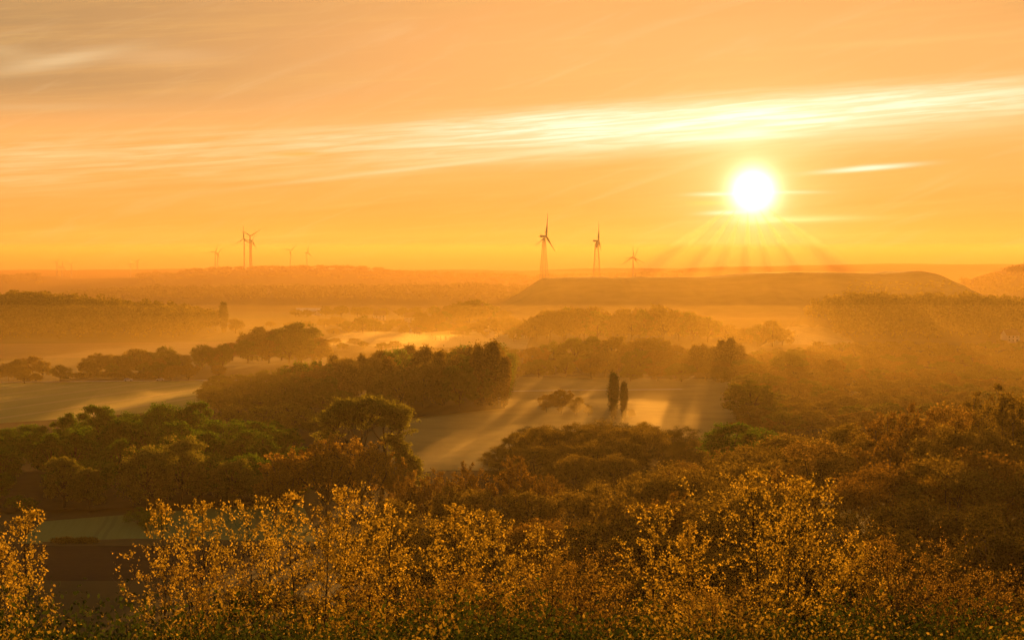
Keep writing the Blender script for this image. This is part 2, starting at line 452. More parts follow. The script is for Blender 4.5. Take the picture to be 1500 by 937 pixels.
# ------------------------------------------------------------------ tree prototypes (origin at the foot, real metres)
def broad_tree(tag, leafm, H=20., W=13., lobes=13, n_leaf=14000, ls=.3, base=.06, open_=.0, bark='bark', twig=True, top=1.0):
    B = Buf(); L = Buf()
    base = min(base, .10); lobes = int(lobes * 1.5)
    cz = H * (base + (1 - base) * .50); rz = H * (1 - base) * .44; rx = W / 2
    dirs = fib_dirs(lobes, -.92) + rng.normal(scale=.16, size=(lobes, 3))
    dirs /= np.linalg.norm(dirs, axis=1)[:, None]
    lc = []; lr = []
    for d in dirs:
        q = rng.uniform(.52, .92); wz = 1.0 if d[2] > -.1 else min(1.7, .92 / math.sqrt(max(.05, 1 - d[2] ** 2)))
        lc.append(np.array([d[0] * rx * q * wz, d[1] * rx * q * wz, cz + d[2] * rz * q])); lr.append(rx * rng.uniform(.22, .46))
    lean = rng.normal(scale=.25, size=2)
    tp = bez((0, 0, -1), (lean[0], lean[1], cz + rz * .2), (rng.normal() * .3, rng.normal() * .3, 0), 7)
    B.tube(tp, np.linspace(H * .020, H * .007, 7), 7)
    clumps = []; zs = min(1.25, rz / rx)
    for c, r in zip(lc, lr):
        k = rng.integers(2, 5)
        B.tube(bez(tp[k], c, (0, 0, -.6), 5), np.linspace(H * .008, H * .0025, 5), 4)
        nd = fib_dirs(13) + rng.normal(scale=.3, size=(13, 3)); nd /= np.linalg.norm(nd, axis=1)[:, None]
        out = (c - np.array([0, 0, cz])); out /= np.linalg.norm(out) + 1e-6
        for d in nd:
            if d @ out < -.35: continue
            p = c + d * r * rng.uniform(.6, 1.12) * np.array([1, 1, zs * .85])
            if p[2] < .4: continue
            clumps.append(p)
            if twig: B.tube(bez(c, p, (0, 0, .1), 3), (H * .003, H * .002, H * .0012), 3)
    clumps = np.array(clumps)
    open_ = max(open_, .12)
    if open_ > 0: clumps = clumps[rng.random(len(clumps)) > open_]
    per = max(2, n_leaf // len(clumps)); sg = rx * .095
    P = (clumps[:, None] + rng.normal(scale=sg, size=(len(clumps), per, 3)) * np.array([1.15, 1.15, .8])).reshape(-1, 3)
    L.leaves(P, ls, .7)
    return (B.mesh('trunk_' + tag, M[bark]), L.mesh('crown_' + tag, leafm), H)

def twiggy_tree(tag, leafm, H=17., W=11., limbs=11, subs=11, n_leaf=9000, ls=.2, bark='bark_pale', spread=1.0, fine=1.0):
    B = Buf(); tips = []
    B.tube(bez((0, 0, -1), (0, 0, H * .3), (.2, .1, 0), 4), np.linspace(H * .024, H * .016, 4), 6)
    for i in range(limbs):
        a = i * 2.39996 + rng.normal() * .2; q = math.sqrt((i + .6) / limbs)
        end = np.array([math.cos(a) * q * W * .43, math.sin(a) * q * W * .43, H * (.97 - .34 * q * q) * rng.uniform(.9, 1.0)])
        st = np.array([0, 0, H * rng.uniform(.16, .30)])
        limb = bez(st, end, (end[0] * .28, end[1] * .28, -H * .05), 8)
        B.tube(limb, np.linspace(H * .010, H * .0018, 8), 4)
        for j in range(subs):
            t = .30 + .7 * (j + rng.random()) / subs; p = limb[min(7, int(t * 7))] + (limb[min(7, int(t * 7) + 1)] - limb[min(7, int(t * 7))]) * (t * 7 % 1)
            b = rng.uniform(0, 6.283); ln = H * .19 * (1.2 - .6 * t) * rng.uniform(.7, 1.2)
            e = p + np.array([math.cos(b) * ln * .62 * spread, math.sin(b) * ln * .62 * spread, ln * rng.uniform(.55, .95)])
            sb = bez(p, e, (math.cos(b) * ln * .12, math.sin(b) * ln * .12, -ln * .05), 4)
            B.tube(sb, np.linspace(H * .0032, H * .0009, 4), 3)
            for k in range(5):
                q2 = sb[rng.integers(1, 4)]; b2 = rng.uniform(0, 6.283); l2 = ln * .42 * rng.uniform(.6, 1.1)
                e2 = q2 + np.array([math.cos(b2) * l2 * .55, math.sin(b2) * l2 * .55, l2 * rng.uniform(.5, 1)])
                B.tube(np.array([q2, e2]), (H * .0013 * fine, H * .0007 * fine), 3)
                tips.append((q2, e2))
    tips = np.array(tips); per = max(1, n_leaf // len(tips))
    t = rng.uniform(.2, 1.1, (len(tips), per, 1))
    P = (tips[:, None, 0] * (1 - t) + tips[:, None, 1] * t + rng.normal(scale=.16, size=(len(tips), per, 3))).reshape(-1, 3)
    L = Buf(); L.leaves(P, ls, .3)
    return (B.mesh('trunk_' + tag, M[bark]), L.mesh('crown_' + tag, leafm), H)

def column_tree(tag, leafm, H=22., W=4.6, n_leaf=7000, ls=.35, taper=1.0, low=.1, ragged=.25):
    B = Buf(); L = Buf()
    B.tube([(0, 0, -1), (0, 0, H * .5), (.1, .1, H * .97)], (H * .018, H * .012, H * .003), 6)
    P = []
    nb = 70
    for i in range(nb):
        t = low + (1 - low) * (i / nb); a = i * 2.39996
        prof = (math.sin(min(1, (t - low) / (1 - low) * 1.55 + .12) * math.pi * .5)) * (1 - max(0, t - .45) ** 1.6 * 1.9 * taper)
        r = W / 2 * max(.08, prof) * rng.uniform(1 - ragged, 1.05)
        st = np.array([0, 0, t * H * .86]); e = np.array([math.cos(a) * r, math.sin(a) * r, min(H, t * H * .9 + r * 1.7)])
        br = bez(st, e, (math.cos(a) * r * .3, math.sin(a) * r * .3, -.3), 4)
        B.tube(br, (H * .004, H * .003, H * .002, H * .001), 3)
        m = n_leaf // nb; q = rng.uniform(.25, 1.08, (m, 1))
        P.append(br[0] * (1 - q) + br[-1] * q + rng.normal(scale=W * .085, size=(m, 3)) * np.array([1, 1, 1.9]))
    L.leaves(np.concatenate(P), ls, .2)
    return (B.mesh('trunk_' + tag, M['bark']), L.mesh('crown_' + tag, leafm), H)

def slender_tree(tag, leafm, H=14., W=4.6, n_cl=1700, ls=.058, shape=1.0, low=.22, stems=1, dens=2):
    """young tree with a dark leader, rising side branches and small single leaves"""
    B = Buf(); tips = []
    for s_ in range(stems):
        ox = (s_ - (stems - 1) / 2) * W * .22; top = np.array([ox * 1.6 + rng.normal() * .15, rng.normal() * .2, H * (1 - .08 * s_)])
        lead = bez((ox * .3, 0, -.6), top, (rng.normal() * .25, rng.normal() * .25, 0), 16)
        lead[3:-1] += rng.normal(scale=.035, size=(12, 3))
        B.tube(lead, np.linspace(.095, .012, 16), 6)
        nb = int(40 / stems ** .5)
        for i in range(nb):
            t = low + (1 - low) * ((i + rng.random() * .8) / nb) * .985
            u = (t - low) / (1 - low)
            a = i * 2.39996 + rng.normal() * .3
            r = W / 2 * (min(1, u * 2.6 + .42) * (1 - u ** (1.9 * shape)) ** .8 + .05) * rng.uniform(.6, 1.15)
            k = t * 15; k0 = min(14, int(k)); p = lead[k0] + (lead[k0 + 1] - lead[k0]) * (k - k0)
            e = p + np.array([math.cos(a) * r, math.sin(a) * r, r * rng.uniform(1.0, 1.9)])
            e[2] = min(e[2], H * 1.0)
            br = bez(p, e, (math.cos(a) * r * .12, math.sin(a) * r * .12, -r * .13), 6)
            B.tube(br, np.linspace(.030 * (1.2 - u), .005, 6), 4)
            ns = max(4, int(12 * r / (W / 2)))
            for j in range(ns):
                q = br[rng.integers(1, 6)]; b = rng.uniform(0, 6.283); l2 = r * .42 * rng.uniform(.5, 1.1) + .12
                e2 = q + np.array([math.cos(b) * l2 * .7, math.sin(b) * l2 * .7, l2 * rng.uniform(.2, .95)])
                B.tube(np.array([q, e2]), (.008, .004), 3); tips.append((q, e2))
            tips.append((br[2], e)); tips.append((br[3], e))
        tips.append((lead[-3], lead[-1])); tips.append((lead[-2], lead[-1]))
    tips = np.array(tips); idx = rng.integers(0, len(tips), n_cl)
    t = rng.uniform(.1, 1.08, (n_cl, 1)); cp = tips[idx, 0] * (1 - t) + tips[idx, 1] * t + rng.normal(scale=.07, size=(n_cl, 3))
    P = (cp[:, None] + rng.normal(scale=.045, size=(n_cl, dens, 3))).reshape(-1, 3)
    L = Buf(); L.leaves(P, ls, 0, .62)
    return (B.mesh('trunk_' + tag, M['bark']), L.mesh('crown_' + tag, leafm), H)

def bush(tag, leafm, H=4., W=5., n_leaf=6000, ls=.07):
    B = Buf(); P = []
    for i in range(34):
        a = i * 2.39996; q = math.sqrt((i + .5) / 34)
        e = np.array([math.cos(a) * q * W / 2, math.sin(a) * q * W / 2, H * (1 - .45 * q * q) * rng.uniform(.75, 1)])
        br = bez((math.cos(a) * .15, math.sin(a) * .15, -.2), e, (e[0] * .2, e[1] * .2, 0), 5)
        B.tube(br, np.linspace(.03, .008, 5), 3)
        m = n_leaf // 34; t = rng.uniform(.3, 1.05, (m, 1)) ** .7
        P.append(br[0] * (1 - t) + br[-1] * t + np.array([0, 0, .3]) * t * (1 - t) + rng.normal(scale=W * .055, size=(m, 3)))
    P = np.concatenate(P); P = P[P[:, 2] > .05]
    L = Buf(); L.leaves(P, ls, .4)
    return (B.mesh('stem_' + tag, M['bark']), L.mesh('foliage_' + tag, leafm), H)

def pad_tree(tag, leafm, H=27., W=24.):
    """old tree: two stems that fork again and again, a wide umbrella crown, drooping outer sprays on the right"""
    B = Buf(); P = []
    s1 = bez((.5, 0, -1), (2.0, 0, H * .58), (1.0, 0, 0), 8); s2 = bez((-.6, 0, -1), (-3.4, 1, H * .56), (-.4, 0, 0), 8)
    B.tube(s1, np.linspace(.60, .38, 8), 7); B.tube(s2, np.linspace(.45, .26, 8), 7)
    nodes = []
    for st, x, y, z in ((s1[-1], 4.3, 0, .80), (s1[-1], 1.6, 1.5, .83), (s1[-1], 6.4, -1, .74), (s1[-1], -1.2, -1.5, .78), (s1[5], 5.8, 1, .60), (s1[4], 7.0, -1, .50),
                        (s2[-1], -3.2, 0, .80), (s2[-1], -6.2, 1, .76), (s2[-1], -8.6, -.5, .70), (s2[6], -1.5, -2, .74), (s2[6], -7.4, -2, .66)):
        n_ = np.array([x, y, z * H]); nodes.append(n_)
        B.tube(bez(st, n_, (rng.normal() * .3, 0, -1.0), 6), np.linspace(.27, .12, 6), 5)
    nodes = np.array(nodes); pads = []
    for k in range(170):
        u = rng.uniform(-1, 1); v = rng.uniform(-1, 1)
        pads.append(np.array([-2.2 + u * 9.6, v * 5.5, H * (.98 - .13 * abs(u) ** 2.4 - .05 * v * v) - rng.uniform(0, 1) ** 1.5 * 5.0 + .5 * math.sin(u * 9)]))
    for k in range(60):
        x = 3.5 + rng.uniform(0, 6.2)
        pads.append(np.array([x, rng.uniform(-3, 3), H * (.66 - .035 * (x - 3.5) ** 1.2) + rng.uniform(-3.4, .8)]))
    for c in pads:
        st = nodes[np.argmin(((nodes - c) ** 2 * np.array([1, 1, .6])).sum(1) + (nodes[:, 2] > c[2] + 1) * 30)]
        B.tube(bez(st, c, (0, 0, -.4), 5), np.linspace(.10, .03, 5), 4)
        up = .30 if c[2] > H * .72 else -.45
        for j in range(7):
            e = c + rng.normal(size=3) * np.array([.9, .9, .4]) + np.array([0, 0, up])
            B.tube(np.array([c, e]), (.03, .012), 3)
            P.append(e + rng.normal(size=(26, 3)) * np.array([.42, .42, .28]))
    L = Buf(); L.leaves(np.concatenate(P), .23, .3)
    return (B.mesh('trunk_' + tag, M['bark']), L.mesh('crown_' + tag, leafm), H)

# ------------------------------------------------------------------ placing
def px2xy(px, D):                    # where a line of sight at photo column px is at distance D
    return ((px - 750) / F_PX * D, D)
def z_at(py, D):                     # height that shows at photo row py at distance D
    return CAM_Z - (py - HORIZON) / F_PX * D
def D_base(py): return CAM_Z * F_PX / (py - HORIZON)

_pt = [0, .08, .16, .27, .4, .6, .8, 1.0, 99]
_pz = [56, 49.5, 40, 28, 16, 7, 2.5, 0, 0]
def ground_z(x, y):
    Rr = 400 + 150 * min(1, max(0, (x + 60) / 110))
    t = max(0.0, y) / Rr
    z = float(np.interp(t, _pt, _pz))
    z += 4 * math.exp(-(((x - 130) / 90) ** 2) - ((y - 400) / 130) ** 2)
    # level platform round the viewpoint
    if t < 1 and y > 20: z += 1.2 * (mnoise.noise(Vector((x * .02, y * .02, 3.1)))) * (1 - t)
    return z

def link_tree(proto, x, y, h, name='tree', label='', cat='tree', group=None, wscale=1.0, rz=None, tilt=0.02, z=None, top='crown', bot='trunk'):
    tm, cm, H = proto
    root = bpy.data.objects.new(name, None); C.objects.link(root); root.empty_display_size = .5
    gz = ground_z(x, y) if z is None else z
    s = h / H
    root.location = (x, y, gz); sw = wscale * (.45 * s + .55 * min(1.0, s + .35)); root.scale = (sw, sw, s)
    root.rotation_euler = (rng.normal() * tilt, rng.normal() * tilt, rng.uniform(0, 6.283) if rz is None else rz)
    root['label'] = label; root['category'] = cat
    if group: root['group'] = group
    for nm, me in ((bot, tm), (top, cm)):
        o = bpy.data.objects.new(nm, me); C.objects.link(o); o.parent = root
    return root

def tag(o, label=None, cat=None, group=None, kind=None):
    for k, v in (('label', label), ('category', cat), ('group', group), ('kind', kind)):
        if v: o[k] = v
    return o

def skyline(pts, px):
    return float(np.interp(px, [p[0] for p in pts], [p[1] for p in pts]))

ORD = 'first second third fourth fifth sixth seventh eighth ninth tenth eleventh twelfth thirteenth fourteenth fifteenth sixteenth seventeenth eighteenth nineteenth twentieth'.split()

def row(protos, D, pts, step_m, group, desc, name='woodland_tree', jit=.25, jD=8, dip=0.06, hmin=8, hmax=32, ws=1.0, cat='tree', ordinal=None):
    """one row of trees at distance D whose tops follow the outline pts (photo columns and rows)"""
    x0, x1 = pts[0][0], pts[-1][0]
    n = max(1, int(round((x1 - x0) / F_PX * D / step_m)))
    res = []
    for i in range(n + 1):
        px = x0 + (x1 - x0) * (i + rng.uniform(-jit, jit)) / max(1, n)
        d = D + rng.uniform(-jD, jD)
        x, y = px2xy(px, d)
        gz = ground_z(x, y)
        h = (z_at(skyline(pts, px), d) - gz) * (1 - abs(rng.normal()) * dip)
        h = min(hmax, max(hmin, h))
        pr = protos[rng.integers(len(protos))]
        lab = desc
        if ordinal: lab = f"{desc}, {ORD[i]} from the left in {ordinal}"
        res.append(link_tree(pr, x, y, h, name, lab, cat, group, ws * (1.3 if D > 780 and ws == 1.0 else 1.0) * rng.uniform(.88, 1.18)))
    return res

# ------------------------------------------------------------------ ground
def grid_mesh(name, xs, ys, zf, mat, smooth=True):
    V = np.array([(x, y, zf(x, y)) for y in ys for x in xs], np.float32)
    nx = len(xs); Q = []
    for j in range(len(ys) - 1):
        for i in range(nx - 1):
            a = j * nx + i; Q.append((a, a + 1, a + nx + 1, a + nx))
    return mesh_quads(name, V, Q, mat, smooth)

def structure(name, me, label=None, loc=(0, 0, 0)):
    o = bpy.data.objects.new(name, me); C.objects.link(o); o.location = loc; o['kind'] = 'structure'
    if label: o['label'] = label
    return o

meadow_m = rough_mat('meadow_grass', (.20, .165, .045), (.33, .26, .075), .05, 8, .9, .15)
soil_m = rough_mat('ploughed_soil', (.022, .013, .008), (.036, .022, .012), .5, 6, .95, .1, .3)
plain_m = rough_mat('farmland', (.045, .042, .014), (.075, .06, .022), .01, 6, .95, .1)
xs = sorted(set(list(np.linspace(-260, 320, 59)) + list(np.linspace(-2600, -280, 16)) + list(np.linspace(340, 2600, 16))))
ys = sorted(set(list(np.linspace(-400, 0, 6)) + list(np.linspace(0, 620, 78)) + list(np.linspace(650, 6200, 24))))
structure('ground', grid_mesh('ground', xs, ys, ground_z, plain_m), 'flat farmland of the valley and the foot of the near hill')

def patch(name, poly, mat, label, dz=.05, ground=False):
    """poly in photo columns/rows of the flat valley floor"""
    P = []
    for px, py in poly:
        D = D_base(py); P.append((*px2xy(px, D), dz))
    me = bpy.data.meshes.new(name); me.from_pydata(P, [], [tuple(range(len(P)))]); me.materials.append(mat)
    me.update()
    if me.polygons[0].normal.z < 0: me.flip_normals()
    return structure(name, me, label)

crop_m = crop_mat('young_crop', (.19, .23, .05), (.27, .31, .075), (.46, .40, .20), 14, 24, .9)
crop2_m = crop_mat('young_crop_small', (.12, .17, .04), (.15, .21, .055), (.04, .045, .02), -8, 18, .3)
strip_m = rough_mat('field_margin', (.07, .06, .02), (.10, .08, .03), .3, 5, .95, .1)
stub_m = rough_mat('stubble', (.10, .065, .04), (.14, .09, .055), .05, 5, .95, .1)
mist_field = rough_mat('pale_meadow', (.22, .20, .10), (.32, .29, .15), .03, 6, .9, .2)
patch('field', [(-260, 561), (420, 556), (470, 640), (-400, 700)], crop_m, 'pale green crop field with wheel tracks below the road')
patch('field', [(60, 765), (440, 735), (470, 800), (190, 797), (20, 800)], crop2_m, 'small green field in front of the left wood', .16)
patch('field', [(-80, 800), (190, 797), (480, 803), (460, 960), (-160, 960)], soil_m, 'dark ploughed field behind the foreground trees', .30)
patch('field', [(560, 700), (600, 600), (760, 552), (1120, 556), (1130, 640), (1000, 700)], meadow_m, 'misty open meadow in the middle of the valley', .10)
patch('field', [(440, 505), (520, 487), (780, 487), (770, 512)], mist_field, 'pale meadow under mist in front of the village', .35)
patch('field', [(-300, 545), (420, 530), (420, 522), (-300, 528)], strip_m, 'light strip of grass behind the roadside trees', .12)
patch('field', [(-300, 528), (420, 522), (420, 500), (-300, 506)], stub_m, 'brown field below the wooded hill', .24)
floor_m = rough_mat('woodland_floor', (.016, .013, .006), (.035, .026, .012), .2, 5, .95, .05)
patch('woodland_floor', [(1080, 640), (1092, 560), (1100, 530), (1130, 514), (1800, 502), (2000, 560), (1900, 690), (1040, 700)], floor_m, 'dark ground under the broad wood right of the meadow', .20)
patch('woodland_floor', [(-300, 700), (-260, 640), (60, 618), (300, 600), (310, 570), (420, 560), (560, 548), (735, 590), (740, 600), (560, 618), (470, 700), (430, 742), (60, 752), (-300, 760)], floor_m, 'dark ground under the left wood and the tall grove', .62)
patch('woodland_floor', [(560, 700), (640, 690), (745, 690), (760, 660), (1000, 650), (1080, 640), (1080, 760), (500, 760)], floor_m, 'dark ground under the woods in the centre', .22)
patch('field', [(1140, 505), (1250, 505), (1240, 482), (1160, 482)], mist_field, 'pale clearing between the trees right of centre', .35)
patch('verge', [(60, 797), (190, 792), (500, 797), (500, 803), (190, 803), (60, 803)], strip_m, 'grass strip between the two near fields', .42)

asphalt = rough_mat('asphalt', (.16, .15, .14), (.22, .21, .19), .4, 5, .35, .5)
def strip_along(name, pts, w, z, mat, label):
    P = np.array(pts, float); T = np.gradient(P, axis=0); T /= np.linalg.norm(T, axis=1)[:, None]
    Nn = np.stack([-T[:, 1], T[:, 0]], 1) * w / 2
    V = np.concatenate([np.c_[P + Nn, np.full(len(P), z)], np.c_[P - Nn, np.full(len(P), z)]]); k = len(P)
    Q = [(k + i, k + i + 1, i + 1, i) for i in range(k - 1)]
    return structure(name, mesh_quads(name, V, Q, mat), label)
Dr = D_base(557.5)
road_pts = [px2xy(px, D_base(py)) for px, py in ((-400, 563), (-200, 562), (0, 560.5), (100, 559.5), (200, 558.6), (300, 557.6), (400, 556.8), (520, 555.8))]
strip_along('road', road_pts, 7.0, .30, asphalt, 'pale country road along the far edge of the crop field')
strip_along('path', [px2xy(px, D_base(py)) for px, py in ((620, 581), (700, 576), (760, 573.5), (830, 572.5), (900, 572), (1000, 571))], 5.0, .34, asphalt, 'pale track crossing the misty meadow')

# ------------------------------------------------------------------ prototypes
G3 = [broad_tree('g%d' % i, M['green'], H=20, W=w, lobes=l, n_leaf=15000, ls=.27, base=.16) for i, (w, l) in enumerate(((14, 15), (12.5, 13), (15.5, 17), (11, 12)))]
F3 = [broad_tree('f%d' % i, M['fresh'], H=19, W=w, lobes=l, n_leaf=13000, ls=.25, base=.14, open_=.12) for i, (w, l) in enumerate(((12, 15), (10.5, 13)))]
O3 = [broad_tree('o%d' % i, M['olive'], H=17, W=w, lobes=l, n_leaf=13000, ls=.17, base=.14, open_=.12) for i, (w, l) in enumerate(((11, 17), (9.5, 14), (12, 18)))]
K3 = [broad_tree('k%d' % i, m, H=18, W=w, lobes=l, n_leaf=20000, ls=.17, base=.08, open_=.15) for i, (m, w, l) in enumerate(((M['olive'], 15, 15), (M['olive'], 13, 12), (M['rust'], 14, 14), (M['yellow'], 13, 12)))]
D3 = [broad_tree('d%d' % i, M['dusk'], H=15, W=w, lobes=l, n_leaf=20000, ls=.11, base=.08, open_=.2) for i, (w, l) in enumerate(((11, 15), (9.5, 12)))] + [twiggy_tree('dt0', M['dusk'], H=15, W=10, n_leaf=17000, ls=.11, limbs=12)]
T3 = [twiggy_tree('t%d' % i, m, H=17, W=w, n_leaf=n, ls=.15, limbs=l) for i, (m, w, n, l) in enumerate(((M['rust'], 11, 12000, 12), (M['rust'], 9.5, 9000, 10), (M['olive'], 11, 15000, 12)))]
T3b = [twiggy_tree('tb%d' % i, M['willow'], H=20, W=w, n_leaf=17000, ls=.2, limbs=16, spread=.7, fine=1.6) for i, w in enumerate((15, 12))]
P3 = [column_tree('p%d' % i, M['olive'], H=24, W=w, n_leaf=5200, ls=.42, ragged=.45, taper=1.0, low=.10) for i, w in enumerate((6.5, 7.5, 5.5))]
PG = [column_tree('pg%d' % i, M['green'], H=24, W=w, n_leaf=5200, ls=.42, ragged=.35, taper=.5, low=.12) for i, w in enumerate((7, 8))]
PL = [column_tree('pl%d' % i, M['dark'], H=20, W=w, n_leaf=6500, ls=.28, ragged=.28, taper=1.0, low=.04) for i, w in enumerate((4.4, 4.0))]
B4 = [broad_tree('b%d' % i, m, H=20, W=w, lobes=l, n_leaf=7000, ls=.42, base=.16, twig=False) for i, (m, w, l) in enumerate(((M['far_olive'], 14, 13), (M['far_olive'], 16, 16), (M['far_green'], 13, 12), (M['far_green'], 15, 14), (M['far_rust'], 13, 13)))]
B5 = [broad_tree('c%d' % i, m, H=18, W=w, lobes=l, n_leaf=3000, ls=.6, base=.18, twig=False) for i, (m, w, l) in enumerate(((M['far_olive'], 13, 11), (M['far_olive'], 15, 13), (M['far_green'], 12, 10)))]

# ------------------------------------------------------------------ left wood
gl_ = 'broad green trees of the wood on the left'
row(G3, 655, [(-60, 628), (20, 618), (100, 600), (150, 586), (185, 600), (215, 592), (250, 580), (300, 585), (350, 600), (395, 612)], 11, gl_, 'dark green broadleaf tree on the far edge of the left wood', 'broadleaf_tree')
row(G3, 610, [(-60, 640), (60, 625), (170, 606), (260, 604), (370, 600), (425, 625)], 11, gl_, 'domed green broadleaf tree in the middle of the left wood', 'broadleaf_tree')
row(G3, 565, [(-60, 665), (40, 640), (130, 612), (200, 640), (300, 622), (380, 612), (430, 650)], 12, gl_, 'domed green broadleaf tree in the middle of the left wood', 'broadleaf_tree')
row(G3, 528, [(-60, 690), (20, 690), (60, 680), (200, 655), (350, 655), (425, 668)], 12, gl_, 'dark green broadleaf tree at the front of the left wood', 'broadleaf_tree', jD=5)
for px, py, D, w, l in ((92, 658, 508, 1.0, 'pale green tree with bare stems at the front left of the left wood'),
                        (128, 676, 503, .8, 'small pale green tree leaning right at the front edge of the left wood'),
                        (215, 648, 508, 1.1, 'broad pale green tree at the front of the left wood'),
                        (265, 632, 512, 1.0, 'tallest pale green tree on the front edge of the left wood'),
                        (340, 668, 512, 1.0, 'green rounded tree next to the orange willow at the right end of the left wood'),
                        (385, 690, 508, .8, 'small dark green tree tucked beside the orange willow')):
    x, y = px2xy(px, D)
    link_tree(F3[rng.integers(2)], x, y, z_at(py, D), 'broadleaf_tree', l, 'tree', gl_, w)
for px, py, D, l in ((385, 590, 720, 'light green round tree in haze behind the left wood'), (432, 588, 735, 'pale hazy tree below the left end of the tall grove'), (470, 600, 730, 'wide pale tree in front of the tall grove'), (340, 590, 760, 'dim green tree at the left foot of the tall grove')):
    x, y = px2xy(px, D)
    link_tree(F3[0], x, y, z_at(py, D), 'broadleaf_tree', l, 'tree', 'hazy trees below the tall grove', 1.2)
for px, py, D, l in ((28, 745, 505, 'round dark bush at the left edge beside the small green field'), (200, 752, 478, 'dark round bush standing in the small green field'), (226, 760, 470, 'smaller dark bush right of the round one in the small green field')):
    x, y = px2xy(px, D); link_tree(broad_tree('rb%d' % px, M['green'], H=7, W=9, lobes=10, n_leaf=5000, ls=.16, base=.02), x, y, max(4, z_at(py, D) - ground_z(x, y)), 'round_bush', l, 'bush')

# ------------------------------------------------------------------ tall grove in the middle
gg = 'trees of the tall grove in the middle'
GR = PG + P3 + B4[:3] + P3
for D, pts, pr in ((1010, [(440, 528), (450, 525), (520, 515), (600, 505), (690, 508), (735, 502), (752, 525)], GR),
                   (975, [(420, 540), (440, 532), (520, 518), (560, 509), (610, 512), (700, 503), (738, 512)], GR),
                   (940, [(430, 546), (500, 526), (560, 520), (620, 506), (660, 512), (718, 501), (746, 520)], GR),
                   (900, [(450, 550), (470, 548), (520, 530), (560, 524), (640, 512), (700, 512), (716, 520)], GR),
                   (872, [(560, 545), (600, 530), (660, 522), (700, 530)], B4[:3])):
    row(pr, D, pts, 7.5, gg, 'tall narrow tree in the dense grove beside the misty meadow', hmax=33, dip=.10, ws=1.15, jD=15, name='tall_tree')
for D, pts in ((1000, [(318, 562), (350, 550), (400, 540), (450, 526)]), (950, [(305, 570), (350, 556), (405, 546), (470, 530)]), (900, [(300, 578), (350, 564), (410, 556), (480, 545)]), (850, [(320, 590), (370, 575), (430, 572), (500, 570), (560, 585)])):
    row(B4[2:4], D, pts, 9, gg, 'rounded green tree at the lower left of the tall grove', name='valley_tree')
for px, py, D, w, l in ((722, 500, 882, 1.5, 'tallest bushy tree at the right end of the grove'), (738, 522, 878, 1.1, 'lower tree on the right tip of the grove above the meadow'), (700, 506, 880, 1.1, 'slim tree second from the right end of the grove')):
    x, y = px2xy(px, D); link_tree(P3[0], x, y, z_at(py, D), 'tall_tree', l, 'tree', gg, w)

# ------------------------------------------------------------------ the two special trees left of centre
pt = pad_tree('umbrella', M['fresh'])
x, y = px2xy(550, 515); link_tree(pt, x, y, z_at(584, 515) - ground_z(x, y), 'umbrella_tree', 'tall old tree with a flat umbrella crown and an open forked stem', 'tree', None, 1.12, 0.0, 0)
gw = 'orange twiggy willows left of centre'
for px, py, D, w, k, l in ((425, 658, 490, 1.3, 0, 'orange brown willow with upright twigs, leftmost of the willows'), (478, 638, 486, 1.5, 1, 'largest orange willow dome below the umbrella tree'),
                      (530, 642, 492, 1.3, 0, 'orange willow dome directly left of the forked stem'), (582, 672, 497, 1.1, 1, 'thin open willow under the right side of the umbrella tree'), (402, 690, 480, 1.2, 1, 'low orange willow touching the green wood')):
    x, y = px2xy(px, D); link_tree(T3b[k], x, y, z_at(py, D) - ground_z(x, y), 'willow', l, 'tree', gw, w)

# ------------------------------------------------------------------ centre woods
gc = 'trees of the dark wood in the centre'
for D, pts in ((650, [(775, 618), (830, 612), (880, 610), (940, 606), (990, 622)]), (620, [(750, 634), (772, 612), (830, 616), (880, 612), (945, 608), (1000, 630), (1018, 650)]),
               (590, [(742, 655), (770, 618), (850, 620), (940, 618), (1000, 636), (1040, 650)]), (555, [(740, 672), (790, 640), (860, 636), (940, 636), (1010, 652)]), (520, [(760, 690), (830, 662), (900, 655), (1000, 665)])):
    row(O3 + D3[:2] + K3[1:2], D, pts, 8.5, gc, 'olive tree in the dark wood in front of the two poplars', ws=1.1, dip=.09, name='woodland_tree')
for px, py, D, w, l in ((899, 544, 812, 1.15, 'taller of the two dark columnar poplars'), (914, 557, 806, .95, 'shorter dark columnar poplar right of the taller one')):
    x, y = px2xy(px, D); link_tree(PL[0 if w > 1.0 else 1], x, y, z_at(py, D), 'poplar', l, 'tree', 'pair of columnar poplars', w, None, 0)
for px, py, D, w, l in ((800, 576, 850, .8, 'open branched tree left of the poplars in the meadow'), (822, 568, 840, .9, 'tallest ragged tree left of the poplars'), (845, 580, 835, .9, 'round tree nearest the poplars on their left'),
                        (862, 592, 830, .6, 'small bush tree at the left foot of the poplars'), (925, 598, 815, .6, 'small bush at the right foot of the poplars')):
    x, y = px2xy(px, D); link_tree(B4[4] if px < 830 else B4[0], x, y, z_at(py, D), 'meadow_tree', l, 'tree', 'trees beside the poplars in the meadow', w)
row(T3[:2], 430, [(585, 700), (620, 690), (655, 660), (690, 668), (745, 662), (790, 672), (812, 700)], 7.5, 'rust coloured trees in the centre', 'rust coloured twiggy tree', ordinal='the row before the misty meadow')
row(T3 + O3, 395, [(590, 720), (650, 700), (760, 700), (830, 715), (880, 700), (960, 670), (1010, 668)], 8, 'trees on the lower slope in the centre', 'olive brown tree on the lower slope in the centre')
x, y = px2xy(1072, 560); link_tree(G3[1], x, y, z_at(616, 560) - ground_z(x, y), 'broadleaf_tree', 'round green tree at the right corner of the misty meadow', 'tree', None, 1.3)
x, y = px2xy(1108, 580); link_tree(G3[0], x, y, z_at(620, 580) - ground_z(x, y), 'broadleaf_tree', 'low green tree behind the right hillside wood near the meadow corner', 'tree', None, 1.1)
row(O3, 545, [(1000, 672), (1040, 660), (1090, 650), (1160, 640)], 9, gc, 'olive tree in the dark wood in front of the two poplars')

